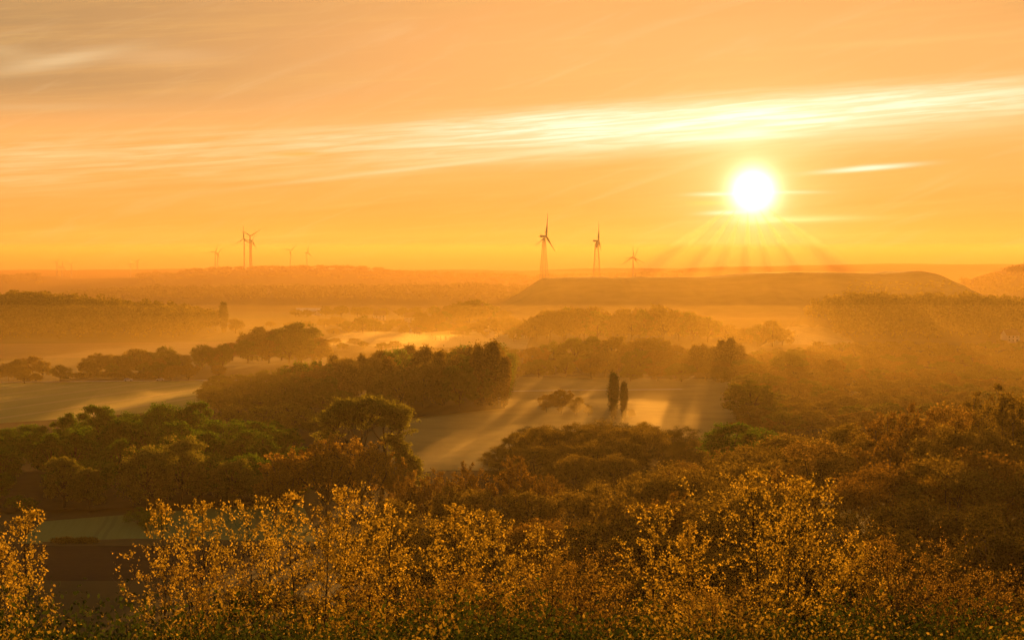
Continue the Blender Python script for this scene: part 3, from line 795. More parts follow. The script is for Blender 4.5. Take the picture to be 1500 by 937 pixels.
# ------------------------------------------------------------------ hillside wood on the right and across the slope
gh = 'trees of the hillside wood on the right'
mixA = T3 + O3 + O3[:1]
hill_rows = [
    (500, [(1120, 640), (1200, 618), (1300, 600), (1400, 580), (1460, 568), (1560, 562)], 10.5),
    (450, [(1000, 660), (1050, 652), (1110, 640), (1160, 622), (1210, 606), (1260, 612), (1310, 592), (1360, 594), (1410, 576), (1450, 562), (1560, 556)], 10),
    (395, [(960, 680), (1010, 668), (1080, 655), (1150, 640), (1230, 636), (1330, 628), (1430, 600), (1560, 590)], 9.5),
    (335, [(600, 750), (700, 735), (800, 738), (860, 724), (940, 704), (1020, 692), (1120, 676), (1220, 662), (1340, 656), (1440, 646), (1560, 640)], 9),
    (275, [(600, 800), (720, 790), (820, 775), (900, 755), (960, 742), (1060, 732), (1180, 715), (1300, 706), (1420, 700), (1560, 690)], 8.5),
    (220, [(420, 840), (560, 840), (700, 845), (860, 825), (960, 800), (1080, 785), (1200, 778), (1300, 755), (1400, 752), (1560, 750)], 7.5),
    (170, [(330, 890), (450, 870), (620, 880), (800, 870), (940, 862), (1100, 850), (1240, 845), (1340, 825), (1450, 820), (1560, 825)], 5.5),
]
for D, pts, st in hill_rows:
    row(K3 + K3[:2] + T3 if D > 300 else D3 + D3 + K3[:1] + T3[:1], D, pts, st * 1.22, gh if D > 380 else 'trees on the slope behind the golden foreground trees',
        'rust and olive tree in the dense wood on the right hillside' if D > 380 else 'rust and olive tree on the slope behind the golden foreground trees', jD=min(14, D * .04), hmin=5, name='woodland_tree', ws=1.25, dip=.08)

# ------------------------------------------------------------------ foreground: young golden trees and bushes
S1 = [slender_tree('s%d' % i, M['gold'], H=14, W=w, n_cl=n, shape=s_, stems=st) for i, (w, n, s_, st) in enumerate(((5.2, 2500, 1.0, 1), (4.6, 2100, 1.0, 1), (5.6, 2800, 1.1, 2), (4.9, 2400, .9, 1), (6.2, 3500, 1.1, 2)))]
SY = [slender_tree('sy%d' % i, M['yellow'], H=11, W=w, n_cl=4200, shape=1.2, stems=3, ls=.045, low=.12) for i, w in enumerate((6.2, 7.0))]
fg = [  # column, top row, distance, prototype, width, label
    (42, 755, 92, 0, 1.0, 'golden young tree at the left edge, dark stem showing in front of the ploughed field'),
    (8, 800, 84, 3, .9, 'golden young tree cut by the left edge of the frame'),
    (232, 742, 96, 1, 1.0, 'slim golden tree with bent stem right of the ploughed field'),
    (290, 738, 92, 3, .95, 'golden tree with straight dark stem between the bent one and the dense clump'),
    (388, 733, 95, 2, .8, 'slim golden tree in front of the small green field'),
    (455, 728, 88, 4, .9, 'dense golden tree in front of the orange willow'),
    (502, 718, 92, 0, 1.0, 'tallest golden tree of the dense clump left of centre'),
    (556, 738, 90, 2, 1.0, 'wide golden tree on the right side of the dense clump left of centre'),
    (668, 742, 92, 3, 1.1, 'golden tree below the rust coloured wood, left of a twin'),
    (722, 752, 90, 0, .9, 'golden tree right beside its twin below the rust coloured wood'),
    (775, 775, 94, 1, 1.0, 'lower golden tree just right of centre'),
    (962, 742, 94, 1, 1.1, 'golden tree right of centre with a pointed top'),
    (1015, 765, 92, 3, .9, 'golden tree right of the pointed one, slightly lower'),
    (1140, 696, 88, 4, .95, 'tallest golden tree of all, with open top, right of centre'),
    (1182, 705, 91, 0, 1.0, 'golden tree joined to the right side of the tallest one'),
    (1250, 785, 86, 2, .8, 'lower golden tree with dark forked stem right of the tallest one'),
]
for px, py, D, k, w, l in fg:
    x, y = px2xy(px, D); gz = ground_z(x, y)
    link_tree(S1[k], x, y, z_at(py, D) - gz, 'golden_tree', l, 'tree', 'young golden trees in the foreground', w * 14 / (z_at(py, D) - gz) if z_at(py, D) - gz > 15 else w, None, .015)
fy = [(845, 812, 84, 0, 'yellow green twiggy young tree between the golden ones at the bottom centre'), (800, 830, 78, 1, 'low yellow green young tree left of bottom centre gap'), (1335, 785, 82, 1, 'yellow green young tree with feathery branches at lower right'),
      (1400, 830, 80, 0, 'yellow green young tree second from the lower right corner'), (1460, 850, 76, 1, 'yellow green young tree in the lower right corner'), (905, 840, 78, 0, 'yellow green young tree below the pointed golden tree'),
      (620, 845, 80, 1, 'yellow green young tree in the gap right of the dense golden clump'), (340, 835, 78, 0, 'yellow green young tree below the slim golden trees'), (1060, 860, 76, 1, 'yellow green young tree left of the tallest golden tree')]
for px, py, D, k, l in fy:
    x, y = px2xy(px, D); gz = ground_z(x, y)
    link_tree(SY[k], x, y, z_at(py, D) - gz, 'young_tree', l, 'tree', 'yellow green young trees in the foreground', .9)

BU = [bush('u%d' % i, m, 4.0, w, n, .055) for i, (m, w, n) in enumerate(((M['dark'], 5.0, 9000), (M['dark'], 5.5, 8000), (M['olive'], 5.0, 7000)))]
gb = 'bushes along the bottom of the picture'
px = -60; i = 0
while px < 1580:
    D = 56 + rng.uniform(-5, 7); py = 905 + rng.uniform(-10, 14)
    x, y = px2xy(px, D); gz = ground_z(x, y)
    link_tree(BU[rng.integers(3)], x, y, max(2.2, z_at(py, D) - gz), 'hillside_bush', 'leafy bush in the row along the bottom of the picture', 'bush', gb, 1.0, top='foliage', bot='stems')
    px += 62 * rng.uniform(.7, 1.2); i += 1
px = -50
while px < 1580:
    D = 70 + rng.uniform(-5, 5); py = 885 + rng.uniform(-15, 15)
    x, y = px2xy(px, D); gz = ground_z(x, y)
    if not (70 < px < 200):
        link_tree(BU[rng.integers(1, 3)], x, y, max(2.2, z_at(py, D) - gz), 'hillside_bush', 'leafy bush between the stems of the golden trees', 'bush', gb, 1.0, top='foliage', bot='stems')
    px += 85 * rng.uniform(.7, 1.2)

# ------------------------------------------------------------------ valley trees, middle distance
row(B4, 1185, [(745, 502), (790, 506), (840, 490), (870, 487), (925, 492), (960, 489), (1005, 505), (1030, 515), (1090, 520)], 12, 'hazy trees beyond the misty meadow', 'hazy round tree beyond the misty meadow', name='valley_tree')
row(B4, 1120, [(760, 530), (830, 520), (900, 512), (960, 505), (1010, 522), (1095, 530)], 13, 'hazy trees beyond the misty meadow', 'hazy round tree beyond the misty meadow', name='valley_tree')
row(B4, 1085, [(930, 540), (990, 528), (1040, 540), (1092, 538)], 12, 'hazy trees beyond the misty meadow', 'dim tree on the far edge of the misty meadow', name='valley_tree')
row(B4, 1155, [(1000, 515), (1030, 502), (1060, 506), (1092, 512)], 9, 'upright trees below the sunbeams', 'round hazy tree below the sunbeams', name='valley_tree', ordinal='the clump behind the upright trees')
row(P3, 1140, [(1019, 502), (1034, 490), (1050, 499), (1068, 488), (1086, 503)], 5.5, 'upright trees below the sunbeams', 'upright narrow tree below the sunbeams', hmax=30, dip=.13, name='tall_tree', ordinal='the group below the sunbeams')
gf = 'canopy of the broad wood on the right beyond the meadow'
for D, pts, st in ((730, [(1112, 618), (1160, 616), (1260, 622), (1400, 610), (1560, 610)], 10), (785, [(1096, 592), (1130, 604), (1200, 606), (1300, 612), (1400, 600), (1560, 604)], 10), (840, [(1092, 560), (1110, 551), (1140, 590), (1200, 600), (1290, 590), (1400, 600), (1560, 600)], 10.5), (900, [(1092, 556), (1140, 560), (1170, 578), (1230, 575), (1320, 585), (1420, 575), (1560, 570)], 11),
                   (960, [(1092, 545), (1150, 545), (1230, 560), (1300, 565), (1380, 560), (1480, 560), (1560, 560)], 11), (1030, [(1092, 530), (1160, 530), (1230, 545), (1300, 548), (1400, 548), (1560, 545)], 11.5),
                   (1110, [(1095, 522), (1150, 515), (1210, 520), (1260, 532), (1330, 532), (1430, 534), (1560, 528)], 11.5), (1200, [(1100, 517), (1150, 509), (1200, 511), (1240, 522), (1265, 512), (1330, 520), (1420, 522), (1560, 515)], 11.5),
                   (1310, [(1110, 518), (1200, 512), (1260, 508), (1330, 510), (1400, 508), (1480, 512), (1560, 508)], 12.5), (1430, [(1200, 512), (1290, 510), (1345, 504), (1400, 500), (1440, 496), (1500, 505), (1580, 502)], 13)):
    row(B4 if D < 1250 else B5, D, pts, st, gf, 'round topped tree in the broad hazy wood right of the meadow', jD=22, hmin=9, name='round_tree', ws=1.45)
row(B4[:2] + B5, 1665, [(758, 478), (775, 460), (800, 450), (850, 449), (905, 453), (950, 448), (1000, 449), (1040, 462), (1062, 472)], 13, 'far grove in front of the slag heap', 'hazy tree in the far grove in front of the long flat hill', hmax=34, name='valley_tree')
row(B5, 1730, [(780, 470), (800, 449), (850, 447), (905, 452), (950, 446), (1000, 447), (1030, 460)], 13, 'far grove in front of the slag heap', 'hazy tree in the far grove in front of the long flat hill', hmax=34, name='valley_tree')
row(B5, 1560, [(1085, 480), (1110, 470), (1130, 468), (1150, 480)], 12, 'trees at the clearing under the sun', 'dim tree beside the pale clearing under the sun', name='valley_tree')

# roadside and hedge trees on the left
gr_ = 'trees along the road on the left'
hedge = [(12, 530, 558), (25, 524, 556), (47, 519, 553), (62, 527, 553), (35, 540, 562), (52, 545, 560), (88, 534, 558), (128, 523, 552), (142, 515, 551), (158, 517, 550), (176, 519, 551), (190, 516, 549), (204, 508, 549),
         (216, 512, 548), (228, 522, 548), (243, 507, 546), (252, 516, 546), (266, 518, 543), (276, 532, 556), (296, 504, 542), (310, 505, 541), (326, 503, 541), (320, 533, 553), (210, 530, 553), (232, 530, 554), (252, 533, 556), (165, 532, 553), (182, 534, 553)]
for i, (px, py, pb) in enumerate(hedge):
    D = D_base(pb); x, y = px2xy(px, D)
    iso = {88: 'lone small round tree in the field left of the hedge trees', 276: 'small round lollipop tree standing alone by the road', 320: 'faint thin tree right of the lollipop tree by the road'}
    link_tree(B4[rng.integers(5)], x, y, z_at(py, D), 'roadside_tree', iso.get(px, 'hazy round tree between road and brown field'), 'tree', gr_, 1.0 if px not in (88, 276) else 1.25)
row(B4, 1330, [(338, 500), (350, 484), (375, 475), (400, 471), (430, 469), (455, 472), (470, 492)], 11, 'dense hazy grove at left of centre', 'tree of the dense hazy grove above the left end of the tall grove', name='valley_tree')
row(B4, 1290, [(332, 512), (350, 498), (400, 492), (440, 490), (472, 505)], 11, 'dense hazy grove at left of centre', 'tree of the dense hazy grove above the left end of the tall grove', name='valley_tree')
hg = broad_tree('hedge', M['olive'], H=4, W=8, lobes=9, n_leaf=1200, ls=.3, base=.0, twig=False)
for k, px in enumerate(np.arange(110, 250, 9.0)):
    D = 1118 + rng.uniform(-3, 3); x, y = px2xy(px, D)
    link_tree(hg, x, y, rng.uniform(2.4, 4), 'hedge_bush', 'low dark bush in the hedge beside the road', 'bush', 'hedge beside the road')
for k, (px, py) in enumerate(((86, 786), (98, 787), (118, 788), (128, 787.5))):
    D = D_base(798); x, y = px2xy(px, D)
    link_tree(hg, x, y, 1.7, 'field_bush', f'low dark bush on the strip between the near fields, {ORD[k]} from the left', 'bush', 'bushes between the near fields', .8)

# ------------------------------------------------------------------ far hills and their woods
def far_wood(name, pts3, leafm, label, n_leaf=190, ls=1.5, h=(12, 18), w=(9, 13)):
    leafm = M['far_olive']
    """one far-off wood that reads as a single mass: many leaf clumps per crown, one mesh"""
    L = Buf(); B = Buf(); P = []
    for x, y, z in pts3:
        hh = rng.uniform(*h); ww = rng.uniform(*w) / 2
        nl = 5; d = fib_dirs(nl, -.1); ph = rng.uniform(0, 6.28)
        c = np.stack([d[:, 0] * math.cos(ph) - d[:, 1] * math.sin(ph), d[:, 0] * math.sin(ph) + d[:, 1] * math.cos(ph), d[:, 2]], 1)
        cc = np.array([x, y, z + hh * .58]) + c * np.array([ww * .55, ww * .55, hh * .2]) * rng.uniform(.8, 1.1, (nl, 1))
        q = rng.normal(size=(nl, n_leaf // nl, 3)); q /= np.linalg.norm(q, axis=2)[:, :, None]
        q *= rng.uniform(.75, 1.05, (nl, n_leaf // nl, 1))
        P.append((cc[:, None] + q * np.array([ww * .55, ww * .55, hh * .26])).reshape(-1, 3))
        P.append(np.array([[x, y, z + hh * t] for t in (.1, .2, .3)]) + rng.normal(scale=ww * .3, size=(3, 3)) * np.array([1, 1, .1]))
    L.leaves(np.concatenate(P), ls, 1.3)
    o = bpy.data.objects.new(name, L.mesh(name, leafm)); C.objects.link(o)
    return tag(o, label, 'wood', None, 'stuff')

def hill(name, pts, D0, depth, mat, label, canopy=0.0, nstep=70, back=None, rough=1.0, steep=.35, gully=0):
    """ridge whose crest follows the outline pts seen at distance D0+depth*steep"""
    Dc = D0 + depth * steep
    X = [px2xy(p[0], Dc)[0] for p in pts]; Zc = [max(0, z_at(p[1], Dc) - canopy) for p in pts]
    def zf(x, y):
        u = (y - D0) / depth
        top = float(np.interp(x, X, Zc, left=0, right=0))
        a = min(1, max(0, u / steep)); a = a * a * (3 - 2 * a)
        b = 1 - min(1, max(0, (u - steep - .25) / (1 - steep - .25)));  b = b * b * (3 - 2 * b)
        nz = mnoise.noise(Vector((x * .006, y * .006, 1.7))) * rough * 2 + mnoise.noise(Vector((x * .03, y * .03, 4.2))) * rough * .6
        if gully: nz += gully * 2 * abs(mnoise.noise(Vector((x * .035, y * .004, 7.7)))) * (1 - abs(2 * a - 1)) * 3 - gully * .5 * mnoise.noise(Vector((x * .02, y * .02, 9.1)))
        return top * a * b + (nz * min(1, top / 15) * a * b) - (.5 if a * b <= 0 or top <= 0 else 0)
    xs = np.linspace(min(X) - 5, max(X) + 5, nstep * 2); ys_ = np.linspace(D0, D0 + depth, 40)
    structure(name, grid_mesh(name, xs, ys_, zf, mat), label)
    return zf, min(X), max(X), D0, depth

def scatter(h, sp, y0=0., y1=.6, zmin=2):
    zf, xa, xb, D0, dp = h; out = []
    y = D0 + dp * y0
    while y < D0 + dp * y1:
        x = xa + rng.uniform(0, sp)
        while x < xb:
            xx = x + rng.uniform(-.35, .35) * sp; yy = y + rng.uniform(-.35, .35) * sp; z = zf(xx, yy)
            if z >= zmin: out.append((xx, yy, z))
            x += sp
        y += sp
    return out

hill_m = rough_mat('hill_earth', (.06, .05, .028), (.10, .08, .04), .02, 6, .95, .1)
heap_m = rough_mat('slag_heap_earth', (.075, .058, .035), (.12, .092, .055), .03, 7, .95, .1, .3)

# the long flat spoil heap
heap_pts = [(682, 470), (700, 464), (720, 455), (760, 433), (790, 413), (800, 408.5), (830, 407.5), (880, 406.5), (895, 406.8), (905, 409), (915, 407), (930, 408.5), (940, 407), (1000, 406.5), (1050, 406), (1075, 404), (1120, 399.5), (1180, 399), (1250, 400), (1290, 401.5), (1320, 399), (1345, 397), (1360, 400), (1385, 412), (1410, 430), (1440, 445)]
heap = hill('hill', heap_pts, 2340, 880, heap_m, 'long flat topped spoil heap below the sun', rough=.3, steep=.57, nstep=190, gully=1.6)
# clumps of trees on the crest of its right end
far_wood('wood', [p for p in scatter(heap, 11, .24, .40, 30) if 1240 < p[0] / p[1] * F_PX + 750 < 1400 and rng.random() < .8], M['olive'], 'low scrub on the right end of the long flat hill', 60, .55, (1.2, 2.6), (3, 5))

lh = hill('hill', [(-360, 428), (-100, 430), (0, 430), (50, 431), (95, 436), (160, 441), (220, 445), (270, 448), (310, 456), (330, 468), (352, 485)], 1640, 520, hill_m, 'wooded hill on the left', canopy=13, steep=.55)
far_wood('wood', scatter(lh, 11.5, .02, .62, 1.0), M['olive'], 'dense wood covering the hill on the left', 210, 1.15, (11, 17), (10, 14))
rr = hill('hill', [(1185, 480), (1200, 440), (1240, 433), (1290, 431), (1330, 437), (1350, 431), (1390, 436), (1440, 433), (1480, 440), (1560, 443), (1700, 445)], 1660, 420, hill_m, 'wooded rise on the right', canopy=14, steep=.5)
far_wood('wood', scatter(rr, 12.5, .0, .60, .5), M['olive'], 'dense wood on the rise at the right', 150, 1.4, (12, 18), (11, 16))
rb = hill('hill', [(1385, 440), (1400, 425), (1420, 410), (1450, 404), (1470, 396), (1490, 390), (1510, 387), (1560, 384), (1700, 390)], 3300, 700, hill_m, 'pale wooded hill at the right edge', canopy=10, steep=.5)
far_wood('wood', scatter(rb, 28, .2, .6, 4), M['olive'], 'pale wood on the hill at the right edge', 70, 2.8, (9, 14), (18, 26))
bl = hill('hill', [(60, 440), (95, 428), (140, 424), (250, 419), (400, 418), (560, 418), (700, 415), (770, 418), (900, 425)], 3400, 500, hill_m, 'long low wooded ridge beyond the left hill', canopy=13, steep=.45)
far_wood('wood', scatter(bl, 22, .1, .55, 3), M['olive'], 'long dark wood on the low ridge in the middle distance', 70, 2.3, (11, 17), (16, 24))
al = hill('hill', [(-400, 404), (0, 405), (40, 403), (60, 402), (90, 406), (200, 404), (215, 401), (222, 399), (230, 403), (268, 401), (275, 396), (330, 393), (400, 392), (500, 392), (545, 394), (580, 398), (640, 401), (690, 403), (740, 403), (790, 405), (1000, 400)], 4300, 700, hill_m, 'far ridge on the left horizon carrying wind turbines', canopy=4, steep=.5)
far_wood('wood', [p for p in scatter(al, 34, .30, .6, 10) if not (60 < (p[0] / p[1] * F_PX + 750) < 200)], M['olive'], 'pale wood on the far ridge at the horizon', 60, 3.0, (6, 10), (22, 34))
hz = hill('hill', [(-700, 394), (0, 396), (300, 395), (560, 396), (700, 396), (760, 397), (860, 394), (1000, 393), (1230, 388), (1330, 387), (1450, 388), (1900, 390), (2300, 392)], 5300, 800, hill_m, 'farthest hazy ridge on the horizon', canopy=0, steep=.5, rough=2)

# poplar and bush at the end of the left hill
for px, py, pb, D, k, w, l in ((328, 441, 478, 1900, 'c', 1.6, 'dark columnar tree at the right end of the wooded hill'), (345, 465, 482, 1880, 'b', 1.3, 'round bush tree beside the dark columnar tree')):
    x, y = px2xy(px, D); link_tree(PL[0] if k == 'c' else B4[0], x, y, z_at(py, D), 'hilltop_tree', l, 'tree', None, w if k == 'b' else 1.7)

# valley floor trees round the village
gv = 'hazy trees round the village'
vrow = [(2050, [(400, 476), (440, 470), (490, 462), (520, 468), (560, 462), (600, 470), (640, 462)], 16), (1850, [(486, 480), (510, 468), (530, 458), (548, 462), (560, 472), (600, 476), (640, 470), (680, 468), (710, 474)], 13),
        (1750, [(640, 486), (680, 474), (720, 463), (760, 462), (790, 480)], 13), (2500, [(430, 452), (500, 446), (560, 450), (620, 447), (660, 445), (700, 448)], 18), (2150, [(655, 452), (670, 440), (690, 437), (715, 440), (735, 452)], 12),
        (1560, [(380, 505), (470, 496), (500, 497), (520, 500)], 14), (1500, [(505, 510), (545, 499), (580, 506)], 12)]
for D, pts, st in vrow:
    row(B5 + B4[:2], D, pts, st, gv, 'hazy tree among the meadows round the village', jD=30, hmin=6, hmax=28, name='valley_tree')
for px, py, D in ((618, 455, 1900), (640, 456, 1900)):
    x, y = px2xy(px, D); link_tree(B4[1], x, y, z_at(py, D), 'meadow_tree', 'round hazy tree standing free, ' + ('left' if px < 630 else 'right') + ' of two in front of the village', 'tree', gv)

# ------------------------------------------------------------------ wind turbines
steel = plain_mat('turbine_paint', (.42, .40, .38), .5)
lattice_m = plain_mat('galvanised_steel', (.22, .21, .20), .45)
def blade_mesh(Lb, mat, pitch=0):
    B = Buf(); n = 9; V = []
    for i in range(n):
        t = i / (n - 1); r = .8 + t * Lb
        c = Lb * (.055 + .075 * math.exp(-((t - .2) / .22) ** 2) * 1.0) * (1 - .65 * t); th = c * (.30 if t < .12 else .16)
        tw = R(18 * (1 - t) + pitch)
        for a, b in ((-.35, 0), (.0, .5), (.65, 0), (.0, -.5)):
            x_, y_ = a * c, b * th
            V.append((x_ * math.cos(tw) - y_ * math.sin(tw), x_ * math.sin(tw) + y_ * math.cos(tw), r))
    Q = [(i * 4 + j, i * 4 + (j + 1) % 4, i * 4 + 4 + (j + 1) % 4, i * 4 + 4 + j) for i in range(n - 1) for j in range(4)]
    Q.append((0, 3, 2, 1)); k = (n - 1) * 4; Q.append((k, k + 1, k + 2, k + 3))
    B.put(V, Q)
    return B.mesh('blade', mat, False)

def turbine(px, D, hub_py, Lb, yaw_deg, rot_deg, label, group, base_z, lattice=False, wid=1.0):
    x, y = px2xy(px, D); hub = z_at(hub_py, D) - base_z
    root = bpy.data.objects.new('wind_turbine', None); C.objects.link(root); root.location = (x, y, base_z)
    root.rotation_euler = (0, 0, R(yaw_deg)); tag(root, label, 'wind turbine', group)
    def part(nm, me, loc=(0, 0, 0), rot=(0, 0, 0), parent=root):
        o = bpy.data.objects.new(nm, me); C.objects.link(o); o.parent = parent; o.location = loc; o.rotation_euler = rot; return o
    T = Buf()
    if lattice:
        wb, wt = hub * .085, hub * .022; n = 11
        lv = [hub * .97 * (1 - (1 - i / n) ** 1.35) for i in range(n + 1)]
        cr = lambda i: [np.array([sx * (wb + (wt - wb) * (lv[i] / hub) ** .8), sy * (wb + (wt - wb) * (lv[i] / hub) ** .8), lv[i]]) for sx, sy in ((-1, -1), (1, -1), (1, 1), (-1, 1))]
        legr = .30 * wid
        for i in range(n):
            a, b = cr(i), cr(i + 1)
            for k in range(4):
                T.tube([a[k], b[k]], (legr, legr), 4); k2 = (k + 1) % 4
                T.tube([a[k], b[k2]], (.11 * wid, .11 * wid), 3); T.tube([a[k2], b[k]], (.11 * wid, .11 * wid), 3)
                T.tube([b[k], b[k2]], (.11 * wid, .11 * wid), 3)
        tw = part('lattice_tower', T.mesh('lattice_tower', lattice_m))
        K = Buf(); K.tube([(0, 0, hub * .90), (0, 0, hub)], (wt * .75, wt * .65), 10); part('tower_head', K.mesh('tower_head', steel))
    else:
        T.tube([(0, 0, -2), (0, 0, hub * .5), (0, 0, hub)], (Lb * .058 * wid, Lb * .046 * wid, Lb * .032 * wid), 12)
        part('tower', T.mesh('tower', steel, True))
    nl = Lb * .21
    N = Buf(); ys_ = np.linspace(-.42, 1.05, 7) * nl
    N.tube([(0, q, 0) for q in ys_], np.array([.14, .22, .26, .26, .25, .22, .12]) * nl * .9, 8)
    N.box((0, nl * .7, nl * .24), (nl * .18, nl * .3, nl * .12))
    nac = part('nacelle', N.mesh('nacelle', steel), (0, 0, hub + nl * .12))
    hb = Buf(); hb.tube([(0, q * nl, 0) for q in (-.75, -.70, -.60, -.42)], np.array([.02, .10, .15, .16]) * nl, 10)
    hubo = part('hub', hb.mesh('hub', steel, True), (0, 0, hub + nl * .12))
    bm_ = blade_mesh(Lb, steel, 75 if abs(yaw_deg) > 50 else 20)
    for k in range(3):
        part('blade', bm_, (0, -nl * .55, hub + nl * .12), (0, R(rot_deg + 120 * k), 0))
    return root

gt = 'lattice wind turbines on the long flat hill'
hz_top = lambda px, D: max(0.0, heap[0](*px2xy(px, D)))
turbine(797, 2880, 347, 32.5, 62, 8, 'largest wind turbine on a lattice tower at the left end of the flat hill', gt, hz_top(797, 2880), True, 1.0)
turbine(874, 3400, 353.5, 30, 78, 2, 'second lattice wind turbine, seen edge on, behind the flat hill', gt, 0, True, 1.0)
turbine(927, 4000, 377, 25.5, 12, -3, 'thin pale wind turbine right of the two lattice ones, front of an overlapping pair', 'pale pair right of the lattice turbines', 0, wid=.7)
turbine(928, 4120, 377.5, 24, 20, 25, 'pale wind turbine almost hidden behind its twin right of the lattice ones', 'pale pair right of the lattice turbines', 0, wid=.6)
ga = 'wind turbines on the far left ridge'
A = [(366.5, 4600, 346, 27, 15, 60, 'tallest wind turbine of the cluster on the far ridge, in the middle with raised arms', 1.0), (358, 4650, 350.5, 28, -20, 0, 'wind turbine at the left of the cluster on the far ridge', .9),
     (368.5, 4750, 352.5, 26, 40, 30, 'wind turbine at the right of the cluster on the far ridge, partly behind the tallest', .9), (315.5, 5100, 369.5, 22, 10, 25, 'faint wind turbine left of the cluster, front of two', .8),
     (319, 5200, 371, 20, 30, 45, 'faint wind turbine left of the cluster, rear of two', .8), (425.5, 5150, 367.5, 20, 5, 50, 'faint wind turbine standing alone right of the cluster', .8), (450, 5250, 370.5, 24, 60, 0, 'faintest wind turbine farthest right on the left ridge', .8),
     (83.5, 4900, 384, 15, 15, 35, 'small wind turbine, leftmost of three at the left horizon', .9), (91, 5000, 390, 17, 20, 10, 'small wind turbine, middle of three at the left horizon', .9), (104.5, 5050, 387, 14, 5, 50, 'small wind turbine, rightmost of three at the left horizon', .9),
     (191.5, 5100, 386, 15, 35, -8, 'small wind turbine, left of a pair at the left horizon', .9), (201, 5000, 382.5, 14, 10, 50, 'small wind turbine, right of a pair at the left horizon', .9)]
for px, D, hp, Lb, yaw, rot, lab, wid in A:
    D = 4660 + (D - 4600) * .35; wid *= 1.35; Lb *= 1.08
    turbine(px, D, hp, Lb, yaw, rot, lab, ga, max(0.0, al[0](*px2xy(px, D))), wid=wid)

# ------------------------------------------------------------------ houses of the village
wall_m = rough_mat('house_render', (.55, .50, .44), (.68, .64, .58), .8, 4, .9, .2)
roof_m = rough_mat('roof_tiles', (.16, .07, .045), (.22, .10, .06), 1.5, 4, .85, .2)
pale_roof = rough_mat('barn_roof', (.50, .50, .50), (.62, .62, .62), .3, 4, .4, .5)
glass_m = rough_mat('window_glass', (.03, .03, .035), (.05, .05, .05), 1, 2, .15, .6)
def house(px, D, w, d, eave, ridge, rz, label, rm=None, name='house'):
    x, y = px2xy(px, D); root = bpy.data.objects.new(name, None); C.objects.link(root)
    root.location = (x, y, 0); root.rotation_euler = (0, 0, R(rz)); tag(root, label, 'house' if name == 'house' else 'barn', 'buildings of the village')
    def part(nm, me, parent=root):
        o = bpy.data.objects.new(nm, me); C.objects.link(o); o.parent = parent; return o
    b = Buf(); hw, hd = w / 2, d / 2
    b.put([(-hw, -hd, 0), (hw, -hd, 0), (hw, hd, 0), (-hw, hd, 0), (-hw, -hd, eave), (hw, -hd, eave), (hw, hd, eave), (-hw, hd, eave)],
          [(0, 1, 5, 4), (1, 2, 6, 5), (2, 3, 7, 6), (3, 0, 4, 7)])
    b.put([(-hw, -hd, eave), (-hw, hd, eave), (-hw, 0, ridge), (-hw, 0, ridge)], [(0, 1, 2, 3)])
    b.put([(hw, -hd, eave), (hw, hd, eave), (hw, 0, ridge), (hw, 0, ridge)], [(0, 1, 2, 3)])
    me = b.mesh('wall', wall_m); part('wall', me)
    r = Buf(); o_ = .5; t = .25; sl = (ridge - eave) / hd
    for s_ in (-1, 1):
        y1 = s_ * (hd + o_); z1 = eave - sl * o_
        r.put([(-hw - o_, y1, z1 + .06), (hw + o_, y1, z1 + .06), (hw + o_, 0, ridge + .06), (-hw - o_, 0, ridge + .06),
               (-hw - o_, y1, z1 + t), (hw + o_, y1, z1 + t), (hw + o_, 0, ridge + t), (-hw - o_, 0, ridge + t)],
              [(0, 1, 2, 3), (4, 7, 6, 5), (0, 4, 5, 1), (1, 5, 6, 2), (3, 7, 4, 0)])
    rf = part('roof', r.mesh('roof', rm or roof_m))
    if name == 'house':
        c = Buf(); c.box((w * .22, d * .1, ridge), (.8, .8, 1.8)); part('chimney', c.mesh('chimney', roof_m), rf)
    wb = Buf(); wb.box((0, 0, 0), (1.2, .12, 1.3)); wm = wb.mesh('window', glass_m)
    for fx in (-.3, 0, .3):
        for fz in ((.35,) if eave < 4 else (.28, .72)):
            o = part('window', wm); o.location = (fx * w, -hd - .02, eave * fz)
    return root
house(452, 2580, 30, 14, 6, 9, 4, 'long pale roofed barn in the haze at left', pale_roof, 'barn')
house(556, 2350, 13, 10, 6, 10.5, 10, 'small house left of the village centre')
house(604, 2250, 15, 10, 6, 10.5, -15, 'small house between the hazy round trees')
house(608, 1790, 8, 7, 4.5, 8, 30, 'tiny pale house among trees at the edge of the misty meadow')
house(718, 1740, 11, 9, 6.5, 11.5, 75, 'white gabled house below the left foot of the long flat hill')
house(722, 1760, 9, 8, 5, 8.5, 60, 'lower house behind the white gabled one')
house(645, 1700, 14, 8, 4, 7, 5, 'low building behind the misty meadow')
house(1480, 1655, 12, 9, 6, 10, 20, 'small pale house in front of the wooded rise on the right')

